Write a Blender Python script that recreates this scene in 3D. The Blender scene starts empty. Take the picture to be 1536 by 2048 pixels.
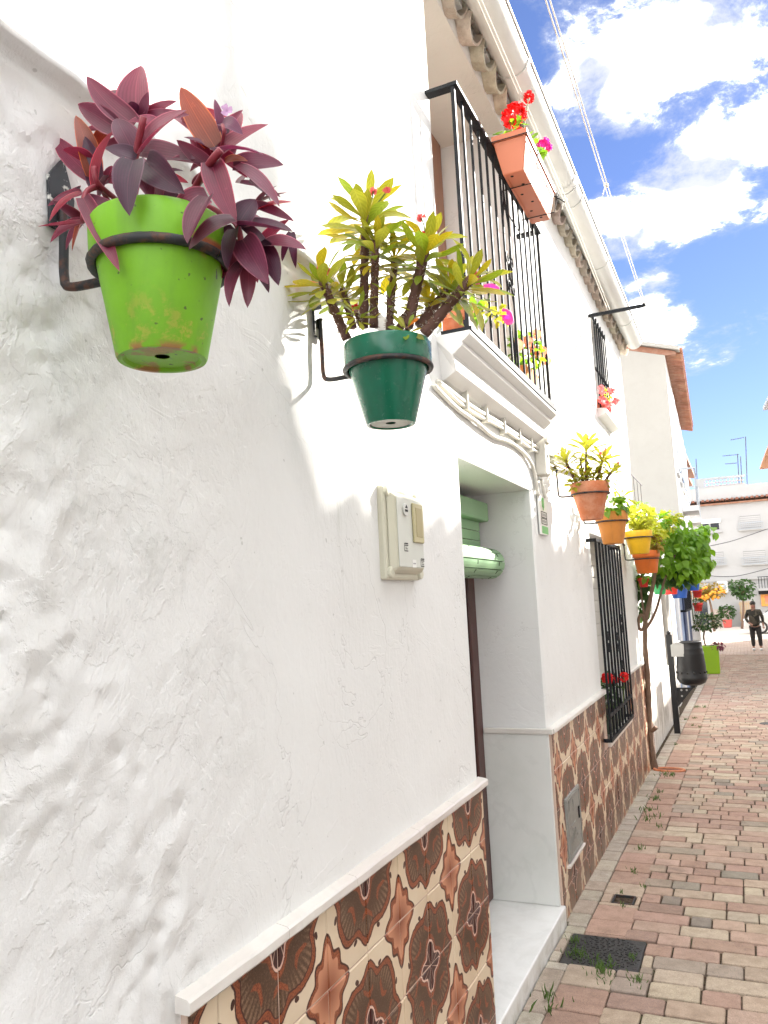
import bpy, math, random
from mathutils import Vector, Matrix, noise
random.seed(7)
SC = bpy.context.scene
COL = SC.collection
R = math.radians
# ------------------------------------------------------------------ camera
FPX, YAW, PIT, ROL = 1581.66, .417599, .118341, -.048776
CAM = Vector((.955, 0, 1.575))
_fw = Vector((-math.sin(YAW) * math.cos(PIT), math.cos(YAW) * math.cos(PIT), math.sin(PIT)))
_r0 = Vector((math.cos(YAW), math.sin(YAW), 0)); _u0 = _r0.cross(_fw)
_rt = _r0 * math.cos(ROL) + _u0 * math.sin(ROL)
_up = -_r0 * math.sin(ROL) + _u0 * math.cos(ROL)
cam_d = bpy.data.cameras.new('camera'); cam = bpy.data.objects.new('camera', cam_d); COL.objects.link(cam)
cam_d.sensor_fit = 'HORIZONTAL'; cam_d.sensor_width = 36; cam_d.lens = 36 * FPX / 1536
cam_d.clip_start = .02; cam_d.clip_end = 1500
M = Matrix((_rt, _up, -_fw)).transposed().to_4x4(); M.translation = CAM
cam.matrix_world = M
SC.camera = cam
# ------------------------------------------------------------------ light
SUN_DIR = Vector((.435, .76, .50)).normalized()          # from the bracket and its shadow on the wall
SUN_EL = math.asin(SUN_DIR.z); SUN_AZ = math.atan2(SUN_DIR.x, SUN_DIR.y)
W_ = bpy.data.worlds.new('World'); SC.world = W_; W_.use_nodes = True
SKY_STRENGTH = .13
EXPOSURE = 3.0
sun_d = bpy.data.lights.new('sun', 'SUN'); sun_d.energy = 3.0; sun_d.angle = R(.8); sun_d.color = (1, .95, .87)
sun = bpy.data.objects.new('sun', sun_d); COL.objects.link(sun)
sun.rotation_euler = (-SUN_DIR).to_track_quat('-Z', 'Y').to_euler(); sun.location = (6, 10, 12)
SC.view_settings.view_transform = 'Standard'; SC.view_settings.look = 'None'
SC.view_settings.exposure = EXPOSURE; SC.view_settings.gamma = 1; SC.view_settings.use_curve_mapping = False
SC.cycles.max_bounces = 5; SC.cycles.diffuse_bounces = 3; SC.cycles.glossy_bounces = 2; SC.cycles.transmission_bounces = 2; SC.cycles.transparent_max_bounces = 6
SC.cycles.use_denoising = True; SC.cycles.use_adaptive_sampling = True; SC.cycles.adaptive_threshold = .025
SC.cycles.sample_clamp_indirect = 6

# pixel -> direction; the distance always comes from the wall, the ground or a plane a thing stands on
def ray(px, py): return _fw + _rt * ((px - 768) / FPX) - _up * ((py - 1024) / FPX)
def hitp(px, py, ax, c):
    d = ray(px, py); return CAM + d * ((c - CAM[ax]) / d[ax])
def WX(px, py, c=0.): return hitp(px, py, 0, c)
def DY(px, py, c): return hitp(px, py, 1, c)
def dep(px, py, d): return CAM + ray(px, py) * d        # at depth d along the optical axis
def depth_of(p): return (Vector(p) - CAM).dot(_fw)
GS, GY0, GY1 = .0185, 3.5, 36.
def gz(y): return -GS * (min(max(y, GY0), GY1) - GY0)
def GP(px, py):
    lo, hi = .2, 400.
    d = ray(px, py)
    for _ in range(60):
        m = (lo + hi) / 2; p = CAM + d * m
        if p.z > gz(p.y): lo = m
        else: hi = m
    return CAM + d * lo

# ------------------------------------------------------------------ node helpers
class S:                                                  # a socket with arithmetic
    def __init__(s, nt, o): s.nt, s.o = nt, o
    def _m(s, op, b=None, c=None):
        n = s.nt.nodes.new('ShaderNodeMath'); n.operation = op
        s.nt.links.new(s.o, n.inputs[0])
        for i, v in ((1, b), (2, c)):
            if v is None: continue
            if isinstance(v, S): s.nt.links.new(v.o, n.inputs[i])
            else: n.inputs[i].default_value = v
        return S(s.nt, n.outputs[0])
    def __add__(s, b): return s._m('ADD', b)
    __radd__ = __add__
    def __sub__(s, b): return s._m('SUBTRACT', b)
    def __rsub__(s, b): return (s * -1) + b
    def __mul__(s, b): return s._m('MULTIPLY', b)
    __rmul__ = __mul__
    def __truediv__(s, b): return s._m('DIVIDE', b)
    def abs(s): return s._m('ABSOLUTE')
    def sin(s): return s._m('SINE')
    def cos(s): return s._m('COSINE')
    def sqrt(s): return s._m('SQRT')
    def floor(s): return s._m('FLOOR')
    def pow(s, b): return s._m('POWER', b)
    def max(s, b): return s._m('MAXIMUM', b)
    def min(s, b): return s._m('MINIMUM', b)
    def pmod(s, b): return s - (s / b).floor() * b
    def lt(s, b): return s._m('LESS_THAN', b)
    def gt(s, b): return s._m('GREATER_THAN', b)
    def atan2(s, b): return s._m('ARCTAN2', b)
    def smooth(s, a, b):                                  # 0 below a, 1 above b
        n = s.nt.nodes.new('ShaderNodeMapRange'); n.interpolation_type = 'SMOOTHSTEP'; n.clamp = True
        s.nt.links.new(s.o, n.inputs['Value'])
        lo, hi, t0, t1 = (a, b, 0, 1) if a < b else (b, a, 1, 0)
        n.inputs['From Min'].default_value = lo; n.inputs['From Max'].default_value = hi
        n.inputs['To Min'].default_value = t0; n.inputs['To Max'].default_value = t1
        return S(s.nt, n.outputs['Result'])

class Mat:
    def __init__(s, name, rough=.6, col=(.5, .5, .5), metal=0, spec=.5):
        s.m = bpy.data.materials.new(name); s.m.use_nodes = True; s.nt = s.m.node_tree
        s.b = s.nt.nodes['Principled BSDF']
        s.b.inputs['Roughness'].default_value = rough; s.b.inputs['Metallic'].default_value = metal
        s.b.inputs['Specular IOR Level'].default_value = spec
        s.b.inputs['Base Color'].default_value = (*col, 1)
        s._pos = None
    def new(s, t): return s.nt.nodes.new(t)
    def link(s, a, b): s.nt.links.new(a.o if isinstance(a, S) else a, b)
    def pos(s):
        if not s._pos:
            g = s.new('ShaderNodeNewGeometry'); x = s.new('ShaderNodeSeparateXYZ'); s.link(g.outputs['Position'], x.inputs[0])
            s._pos = (g.outputs['Position'], S(s.nt, x.outputs[0]), S(s.nt, x.outputs[1]), S(s.nt, x.outputs[2]))
        return s._pos
    def objco(s):
        t = s.new('ShaderNodeTexCoord'); return t.outputs['Object']
    def noise(s, scale, detail=4, rough=.55, vec=None, stretch=None, dist=0):
        v = vec if vec is not None else s.pos()[0]
        if stretch:
            mp = s.new('ShaderNodeMapping'); mp.inputs['Scale'].default_value = stretch; s.link(v, mp.inputs[0]); v = mp.outputs[0]
        n = s.new('ShaderNodeTexNoise'); n.inputs['Scale'].default_value = scale; n.inputs['Detail'].default_value = detail
        n.inputs['Roughness'].default_value = rough; n.inputs['Distortion'].default_value = dist; s.link(v, n.inputs['Vector'])
        return S(s.nt, n.outputs['Fac'])
    def voro(s, scale, feat='SMOOTH_F1', vec=None, rnd=1.):
        n = s.new('ShaderNodeTexVoronoi'); n.feature = feat; n.inputs['Scale'].default_value = scale
        n.inputs['Randomness'].default_value = rnd
        s.link(vec if vec is not None else s.pos()[0], n.inputs['Vector'])
        return S(s.nt, n.outputs['Distance'])
    def mix(s, f, a, b, mode='MIX'):
        n = s.new('ShaderNodeMix'); n.data_type = 'RGBA'; n.blend_type = mode
        for v, i in ((f, 0), (a, 6), (b, 7)):
            if isinstance(v, S): s.link(v.o, n.inputs[i])
            elif isinstance(v, (int, float)): n.inputs[i].default_value = v
            elif isinstance(v, tuple): n.inputs[i].default_value = (*v[:3], 1)
            else: s.link(v, n.inputs[i])
        return n.outputs[2]
    def objcolor(s): return s.new('ShaderNodeObjectInfo').outputs['Color']
    def attr(s, name):
        n = s.new('ShaderNodeAttribute'); n.attribute_name = name; return n.outputs['Color']
    def color(s, c):
        if isinstance(c, tuple): s.b.inputs['Base Color'].default_value = (*c, 1)
        else: s.link(c, s.b.inputs['Base Color'])
        return s
    def rough(s, f): s.link(f, s.b.inputs['Roughness']); return s
    def bump(s, h, strength=.4, dist=.01):
        n = s.new('ShaderNodeBump'); n.inputs['Strength'].default_value = strength; n.inputs['Distance'].default_value = dist
        s.link(h, n.inputs['Height']); s.link(n.outputs[0], s.b.inputs['Normal']); return s
    def leafy(s, colsock, trans=.45, tint=None):           # add a translucent share: thin leaf
        t = s.new('ShaderNodeBsdfTranslucent'); mx = s.new('ShaderNodeMixShader'); mx.inputs[0].default_value = trans
        if isinstance(colsock, tuple): t.inputs[0].default_value = (*colsock, 1)
        else: s.link(colsock, t.inputs[0])
        if tint: s.link(s.mix(1., colsock, tint, 'MULTIPLY'), t.inputs[0])
        out = s.nt.nodes['Material Output']
        s.link(s.b.outputs[0], mx.inputs[1]); s.link(t.outputs[0], mx.inputs[2]); s.link(mx.outputs[0], out.inputs[0])
        return s

# ------------------------------------------------------------------ world: sky + clouds
nt = W_.node_tree; nt.nodes.clear()
wo = nt.nodes.new('ShaderNodeOutputWorld'); bg = nt.nodes.new('ShaderNodeBackground'); nt.links.new(bg.outputs[0], wo.inputs[0])
W_.cycles.sampling_method = "MANUAL"; W_.cycles.sample_map_resolution = 512
bg.inputs[1].default_value = SKY_STRENGTH
sky = nt.nodes.new('ShaderNodeTexSky'); sky.sky_type = 'NISHITA'; sky.sun_disc = False
sky.sun_elevation = SUN_EL; sky.sun_rotation = SUN_AZ; sky.air_density = 1.0; sky.dust_density = .05; sky.ozone_density = 3.2
sky.altitude = 50
tc = nt.nodes.new('ShaderNodeTexCoord')
def wnode(t): return nt.nodes.new(t)
sx = wnode('ShaderNodeSeparateXYZ'); nt.links.new(tc.outputs['Generated'], sx.inputs[0])
dx, dy, dz = (S(nt, sx.outputs[i]) for i in range(3))
den = dz.max(0.) + .22
cmb = wnode('ShaderNodeCombineXYZ')
nt.links.new((dx / den).o, cmb.inputs[0]); nt.links.new((dy / den).o, cmb.inputs[1])
def wnoise(scale, detail, rough, off=(0, 0, 0), dist=0.):
    mp = wnode('ShaderNodeMapping'); mp.inputs['Location'].default_value = off; nt.links.new(cmb.outputs[0], mp.inputs[0])
    n = wnode('ShaderNodeTexNoise'); n.inputs['Scale'].default_value = scale; n.inputs['Detail'].default_value = detail
    n.inputs['Roughness'].default_value = rough; n.inputs['Distortion'].default_value = dist; nt.links.new(mp.outputs[0], n.inputs['Vector'])
    return S(nt, n.outputs['Fac'])
lob = None                                                # cumulus heaps and blue gaps in view; the first lobe thins the cloud there
for (px, py, rad, amp) in ((1330, 480, .42, -.43), (1250, 90, .085, .34), (1330, 180, .06, .28), (1180, 200, .05, .25), (1480, 350, .075, .40), (1400, 400, .05, .30), (1245, 420, .055, .34),
                           (1330, 430, .045, .25), (1300, 640, .05, .36), (1370, 700, .045, .22), (1490, 640, .04, .2), (1500, 700, .03, .15), (1480, 110, .05, .2), (1420, 740, .03, .12),
                           (1470, 500, .05, -.2), (1430, 560, .05, -.25), (1180, 330, .04, -.2), (1340, 310, .05, -.16), (1450, 830, .09, -.25), (1500, 900, .08, -.2), (1530, 60, .03, -.1), (1060, 60, .04, -.1)):
    d = ray(px, py).normalized()
    vm = wnode('ShaderNodeVectorMath'); vm.operation = 'DOT_PRODUCT'; nt.links.new(tc.outputs['Generated'], vm.inputs[0]); vm.inputs[1].default_value = d
    g = S(nt, vm.outputs['Value']).smooth(math.cos(rad * 1.3), 1.) * amp
    lob = g if lob is None else lob + g
f1 = wnoise(2.6, 4, .6, (3.1, .7, 0), .3); f2 = wnoise(6., 7, .70, (.35, 2.2, 0), .15)
dens = f1 * .55 + f2 * 1.05 + lob * .50 - .035  # denser cloud beyond the view is added as fill for the shaded wall
cl = dens.smooth(.54, .90)
shade = wnoise(5., 3, .6, (1.2, 4, 0))
def wmix(f, a, b):
    n = wnode('ShaderNodeMix'); n.data_type = 'RGBA'
    for v, i in ((f, 0), (a, 6), (b, 7)):
        if isinstance(v, S): nt.links.new(v.o, n.inputs[i])
        elif isinstance(v, tuple): n.inputs[i].default_value = (*v, 1)
        else: nt.links.new(v, n.inputs[i])
    return n.outputs[2]
ccol = wmix(dens.smooth(.64, .96) * shade.smooth(.40, .60), (.94, .97, 1.03), (18.5, 18.4, 18.2))  # cloud cores over-brightened to fill the shaded wall
tint = wnode('ShaderNodeMix'); tint.data_type = 'RGBA'; tint.blend_type = 'MULTIPLY'; tint.inputs[0].default_value = 1
nt.links.new(sky.outputs[0], tint.inputs[6]); tint.inputs[7].default_value = (.150, .142, .178, 1)     # sky dimmed and blued below the model, to balance the bright exposure
nt.links.new(wmix(cl * .95, tint.outputs[2], ccol), bg.inputs[0])
# ------------------------------------------------------------------ mesh helpers
def V(*a): return Vector(a)
class MB:
    def __init__(s): s.v = []; s.f = []; s.mi = []; s.cur = 0; s.col = None; s.cols = []
    def add(s, vs, fs):
        o = len(s.v); s.v += [Vector(v) for v in vs]; s.f += [tuple(i + o for i in f) for f in fs]; s.mi += [s.cur] * len(fs)
        s.cols += [s.col] * len(vs); return s
    def box(s, a, b):
        x0, y0, z0 = a; x1, y1, z1 = b
        return s.hexa([(x0, y0, z0), (x1, y0, z0), (x1, y1, z0), (x0, y1, z0), (x0, y0, z1), (x1, y0, z1), (x1, y1, z1), (x0, y1, z1)])
    def hexa(s, p): return s.add(p, [(3, 2, 1, 0), (4, 5, 6, 7), (0, 1, 5, 4), (1, 2, 6, 5), (2, 3, 7, 6), (3, 0, 4, 7)])
    def bar(s, a, b, w, h=None, up=(0, 0, 1)):            # square bar from a to b
        a, b = Vector(a), Vector(b); t = (b - a).normalized(); up = Vector(up)
        if abs(t.dot(up)) > .95: up = V(1, 0, 0)
        x = t.cross(up).normalized(); y = x.cross(t); h = h or w
        q = [a + x * i * w / 2 + y * j * h / 2 for i, j in ((-1, -1), (1, -1), (1, 1), (-1, 1))] + [b + x * i * w / 2 + y * j * h / 2 for i, j in ((-1, -1), (1, -1), (1, 1), (-1, 1))]
        return s.hexa(q)
    def tube(s, path, rad, n=8, cap=True):
        path = [Vector(p) for p in path]; m = len(path)
        if not isinstance(rad, (list, tuple)): rad = [rad] * m
        t = [(path[min(i + 1, m - 1)] - path[max(i - 1, 0)]).normalized() for i in range(m)]
        x = t[0].orthogonal().normalized(); vs = []; fs = []
        for i in range(m):
            x = (x - t[i] * x.dot(t[i])); x = x.normalized() if x.length > 1e-6 else t[i].orthogonal().normalized(); y = t[i].cross(x)
            vs += [path[i] + (x * math.cos(k * 2 * math.pi / n) + y * math.sin(k * 2 * math.pi / n)) * rad[i] for k in range(n)]
        for i in range(m - 1):
            for k in range(n): fs.append((i * n + k, i * n + (k + 1) % n, (i + 1) * n + (k + 1) % n, (i + 1) * n + k))
        if cap: fs.append(tuple(range(n - 1, -1, -1))); fs.append(tuple(range((m - 1) * n, m * n)))
        return s.add(vs, fs)
    def lathe(s, prof, c, n=32, wob=None):
        vs = []; fs = []
        for r, z in prof:
            for k in range(n):
                a = k * 2 * math.pi / n; rr = r * (1 + (wob(a, z) if wob else 0))
                vs.append((c[0] + rr * math.cos(a), c[1] + rr * math.sin(a), c[2] + z))
        for i in range(len(prof) - 1):
            for k in range(n): fs.append((i * n + k, i * n + (k + 1) % n, (i + 1) * n + (k + 1) % n, (i + 1) * n + k))
        return s.add(vs, fs)
    def sphere(s, c, r, n=8, m=5, sc=(1, 1, 1)):
        vs = []; fs = []
        for i in range(m + 1):
            p = math.pi * i / m
            for k in range(n):
                a = 2 * math.pi * k / n; vs.append((c[0] + r * sc[0] * math.sin(p) * math.cos(a), c[1] + r * sc[1] * math.sin(p) * math.sin(a), c[2] + r * sc[2] * math.cos(p)))
        for i in range(m):
            for k in range(n): fs.append((i * n + k, (i + 1) * n + k, (i + 1) * n + (k + 1) % n, i * n + (k + 1) % n))
        return s.add(vs, fs)
    def prism(s, poly, d):                                # polygon swept by the vector d
        n = len(poly); p = [Vector(q) for q in poly]; d = Vector(d)
        return s.add(p + [q + d for q in p], [tuple(range(n - 1, -1, -1)), tuple(range(n, 2 * n))] + [(i, (i + 1) % n, n + (i + 1) % n, n + i) for i in range(n)])
    def sweep(s, prof, y0, y1, n=2):                       # (x,z) open profile along y
        vs = []; fs = []; m = len(prof)
        for j in range(n + 1):
            y = y0 + (y1 - y0) * j / n
            vs += [(x, y, z) for x, z in prof]
        for j in range(n):
            for i in range(m - 1): fs.append((j * m + i, j * m + i + 1, (j + 1) * m + i + 1, (j + 1) * m + i))
        return s.add(vs, fs)
    def leaf(s, base, tip, w, nrm, fold=.3, curl=.12, kind='lance', seg=6, tipcurl=0., bend=0., uv=False):
        base, tip, nrm = Vector(base), Vector(tip), Vector(nrm); t = tip - base; L = t.length
        if L < 1e-6: return s
        tn = t / L; n = nrm - tn * nrm.dot(tn)
        n = n.normalized() if n.length > 1e-5 else tn.orthogonal().normalized()
        sd = tn.cross(n); vs = []; fs = []
        for i in range(seg + 1):
            u = i / seg
            if kind == 'lance': p = math.sin(math.pi * min(1, u * .93 + .07)) ** .8 * (1 - .25 * u) * 1.12
            elif kind == 'blade': p = ((1 - u) ** .8) * ((u + .10) ** .45) * 1.62
            elif kind == 'spoon': p = (.18 + .95 * math.sin(math.pi * min(1, u) ** 1.75 * .97)) * (1 if u < .98 else .3)
            elif kind == 'heart': p = (math.sin(math.pi * (u * .86 + .14)) ** .7) * (1.25 - .55 * u) if u < .99 else .02
            elif kind == 'petal': p = .2 + .9 * math.sin(u * 2.1)
            else: p = 1 - u
            c = base + t * u + n * (curl * L * math.sin(math.pi * u) - tipcurl * L * u * u) + sd * (bend * L * math.sin(math.pi * u * .9))
            hw = w / 2 * p; vs += [c - sd * hw + n * fold * hw, c, c + sd * hw + n * fold * hw]
        for i in range(seg):
            a = i * 3; fs += [(a, a + 1, a + 4, a + 3), (a + 1, a + 2, a + 5, a + 4)]
        s.add(vs, fs)
        if uv:
            o = len(s.cols) - len(vs); rv = random.random()
            for i in range(seg + 1):
                for k in range(3): s.cols[o + i * 3 + k] = (i / seg, abs(k - 1), rv)
        return s
    def build(s, name, mat, parent=None, smooth=False, org=None, bev=None):
        me = bpy.data.meshes.new(name)
        o = bpy.data.objects.new(name, me); COL.objects.link(o)
        if parent is not None:
            o.parent = parent
            off = world_loc(parent) if org is None else Vector(org)
        else:
            off = Vector(org) if org is not None else Vector((0, 0, 0)); o.location = off
        if parent is not None and org is not None: o.location = Vector(org) - world_loc(parent)
        me.from_pydata([v - off for v in s.v], [], s.f)
        for m in (mat if isinstance(mat, (list, tuple)) else [mat]): me.materials.append(m.m if isinstance(m, Mat) else m)
        if any(s.mi): me.polygons.foreach_set('material_index', s.mi)
        if smooth: me.polygons.foreach_set('use_smooth', [True] * len(me.polygons))
        if any(c is not None for c in s.cols):
            at = me.color_attributes.new('tint', 'FLOAT_COLOR', 'POINT')
            flat = []
            for c in s.cols: flat += [*(c or (1, 1, 1)), 1]
            at.data.foreach_set('color', flat)
        me.update()
        if bev:
            b = o.modifiers.new('bevel', 'BEVEL'); b.width = bev; b.segments = 2; b.limit_method = 'ANGLE'
        return o
def world_loc(o):
    l = Vector(o.location)
    while o.parent: o = o.parent; l += Vector(o.location)
    return l
def tag(o, label, cat, group=None):
    o['label'] = label; o['category'] = cat
    if group: o['group'] = group
    return o
def thing(name, label, cat, loc, group=None):
    o = bpy.data.objects.new(name, None); o.empty_display_size = .1; COL.objects.link(o); o.location = loc
    return tag(o, label, cat, group)
def struct(o): o['kind'] = 'structure'; return o
def stuff(o): o['kind'] = 'stuff'; return o
def inst(name, me, parent, loc, rot=None, scale=None, color=None):   # another object on shared mesh data
    o = bpy.data.objects.new(name, me); COL.objects.link(o)
    if parent is not None: o.parent = parent; loc = Vector(loc) - world_loc(parent)
    o.location = loc
    if rot is not None: o.rotation_mode = 'QUATERNION'; o.rotation_quaternion = rot
    if scale is not None: o.scale = scale if isinstance(scale, (tuple, Vector)) else (scale,) * 3
    if color: o.color = (*color, 1)
    return o
def rnd(a, b): return random.uniform(a, b)
def jit(c, k=.1):
    g = 1 + rnd(-k, k)
    return tuple(max(0, v * g * (1 + rnd(-k, k) * .25)) for v in c)
def smst(x, a, b):
    t = min(1, max(0, (x - a) / (b - a))); return t * t * (3 - 2 * t)
def spline(pts, n=8):                                       # Catmull-Rom
    p = [Vector(q) for q in pts]; p = [p[0] * 2 - p[1]] + p + [p[-1] * 2 - p[-2]]; out = []
    for i in range(1, len(p) - 2):
        for k in range(n):
            t = k / n; out.append(.5 * ((2 * p[i]) + (p[i + 1] - p[i - 1]) * t + (2 * p[i - 1] - 5 * p[i] + 4 * p[i + 1] - p[i + 2]) * t * t + (3 * p[i] - p[i - 1] - 3 * p[i + 1] + p[i + 2]) * t ** 3))
    return out + [p[-2]]
# ------------------------------------------------------------------ materials
def m_plaster(name, base=(.80, .80, .785), relief=1., left=False, dirt=.25):
    m = Mat(name, .88, base, spec=.2)
    P, x, y, z = m.pos()
    big = m.noise(1.1, 2, .55); mid = m.noise(6.5, 6, .62); brush = m.noise(34, 4, .65, stretch=(1, 2.0, .9))
    flake = m.noise(3.2, 5, .62, dist=.9)
    lay = flake.smooth(.485, .50) * .5 + flake.smooth(.60, .612) * .5          # edges of old coats under the whitewash
    tone = big.smooth(.35, .7) * .5 + mid.smooth(.45, .8) * .5
    c = m.mix(tone * dirt, base, tuple(v * k for v, k in zip(base, (.80, .80, .77))))
    crk = (m.noise(1.7, 5, .6, dist=.5) - .5).abs().smooth(.0045, .001) * big.smooth(.45, .6)
    c = m.mix(crk * .15, c, (.42, .41, .38))
    h = mid * .26 + brush * .12 + lay * .075 - crk * .10
    if left:                                                                  # rough lower wall beside the tiles
        low = z.smooth(2.47, 2.42) * y.smooth(1.62, 1.12)
        ham2 = m.noise(6.5, 6, .60, dist=.25)
        lay2 = ham2.smooth(.47, .49) * .5 + ham2.smooth(.57, .585) * .4
        ham = m.voro(19, 'SMOOTH_F1'); patch = m.noise(2.0, 2, .5).smooth(.42, .58)
        h = h + low * (ham * (patch * 1.25 + .25) + ham2 * .5 + lay2 * .12 + m.noise(75, 3, .7) * .10)
        stain = m.noise(3.4, 6, .65, dist=.5).smooth(.52, .68) * m.noise(13, 5, .7).smooth(.38, .62) * low
        c = m.mix(stain * .28, c, (.33, .335, .30))
        run = m.noise(5, 4, .6, stretch=(1, 9, .6)).smooth(.5, .75) * (y - 1.86).abs().smooth(.22, .04) * z.smooth(1.55, 2.1) * z.smooth(2.25, 2.15)
        c = m.mix(run * .45, c, (.40, .41, .33))
        pit = m.noise(38, 2, .5).smooth(.73, .76)
        c = m.mix(pit * .5, c, (.42, .42, .39))
    m.color(c); m.bump(h, .55 * relief, .022); return m
MP = m_plaster('whitewashed_plaster', left=True)
MP2 = m_plaster('white_reveal_plaster', (.78, .785, .77), .6)
MSOF = m_plaster('stained_soffit_plaster', (.78, .765, .71), .8, dirt=.7)
MPB = m_plaster('beige_render', (.36, .345, .31), .25, dirt=.4)
MPF = m_plaster('far_white_render', (.72, .71, .69), .3, dirt=.3)
MFAR = m_plaster('apartment_render', (.36, .357, .35), .3, dirt=.3)
MFSH = Mat('far_roller_shutter', .6, (.20, .20, .195))
def m_stainwall():
    m = Mat('stained_white_render', .9, (.76, .74, .70), spec=.2); P, x, y, z = m.pos()
    s = m.noise(7, 6, .65, stretch=(1, 2.2, .5)); band = (z.smooth(.62, .1) * .9 + z.smooth(.5, .6) * z.smooth(.66, .6) * .7)
    m.color(m.mix(s.smooth(.42, .66) * band * .8, (.76, .74, .70), (.25, .22, .16))); m.bump(m.noise(20, 5), .4, .01); return m
MSTW = m_stainwall()
def m_simple(name, col, rough=.6, metal=0, var=.12, scale=14, bump=0., spec=.5):
    m = Mat(name, rough, col, metal, spec); n = m.noise(scale, 5, .6)
    m.color(m.mix(n, tuple(v * (1 - var) for v in col), tuple(min(1, v * (1 + var)) for v in col)))
    if bump: m.bump(m.noise(scale * 4, 4, .6), bump, .004)
    return m
MIRON = m_simple('black_wrought_iron', (.012, .014, .017), .6, 0, .5, 40, .3, spec=.2)
def m_rustiron():
    m = Mat('rusting_iron', .6, (.03, .03, .03)); n = m.noise(28, 5, .65).smooth(.48, .64)
    m.color(m.mix(n, (.022, .024, .026), (.10, .042, .025))); m.bump(m.noise(90, 4), .35, .003); return m
MRUST = m_rustiron()
def m_peel():
    m = Mat('peeling_black_iron', .5, (.02, .025, .03)); n = m.noise(24, 5, .7).smooth(.55, .6)
    m.color(m.mix(n, (.016, .02, .026), (.62, .62, .58))); m.bump(n, .4, .002); return m
MPEEL = m_peel()
MGUT = m_simple('pale_grey_gutter_plastic', (.60, .60, .57), .42, 0, .08, 5)
def m_clay(name, a, b, sc=9, rough=.85):
    m = Mat(name, rough, a, spec=.25); n = m.noise(sc, 6, .65); f = m.noise(70, 4, .6)
    oc = m.objcolor()
    c = m.mix(n.smooth(.35, .68), a, b); c = m.mix(f.smooth(.55, .75) * .35, c, tuple(v * .55 for v in a))
    m.color(m.mix(1., c, oc, 'MULTIPLY')); m.bump(n * .5 + f * .4, .35, .006); return m
MROOF = m_clay('weathered_clay_tile', (.42, .365, .31), (.60, .56, .50), 14)
MROOFR = m_clay('red_clay_tile', (.25, .115, .07), (.33, .19, .135), 5)
def m_marble(name, base=(.74, .75, .715), vein=(.56, .59, .53), vk=.10):
    m = Mat(name, .28, base); a = m.noise(1.3, 6, .58, dist=1.2); v = (a - .5).abs().smooth(.035, .0)
    cl = m.noise(1.5, 5, .6, dist=.6).smooth(.4, .75)
    c = m.mix(cl * .55, base, vein); m.color(m.mix(v * vk, c, (.38, .40, .36)))
    zz = m.pos()[3]; m.color(m.mix(zz.smooth(.10, .0) * m.noise(11, 5, .65).smooth(.4, .65) * .5, m.mix(v * vk, c, (.38, .40, .36)), (.30, .26, .19))); m.bump(m.noise(30, 3), .04, .003); return m
MMARB = m_marble('grey_green_marble'); MSTEP = m_marble('white_marble', (.80, .80, .78), (.74, .74, .72)); MCAP = m_marble('cream_marble_cap', (.72, .69, .64), (.55, .46, .42))
MWOOD = Mat('dark_red_wood', .38, (.09, .028, .02)); _n = MWOOD.noise(9, 5, .6, stretch=(6, 6, .5)); MWOOD.color(MWOOD.mix(_n, (.045, .013, .011), (.105, .034, .024))); MWOOD.bump(_n, .15, .004)
MWOODL = Mat('orange_brown_wood', .5, (.3, .12, .06)); _n = MWOODL.noise(9, 5, .6, stretch=(6, 6, .5)); MWOODL.color(MWOODL.mix(_n, (.20, .085, .045), (.36, .17, .10)))
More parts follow.
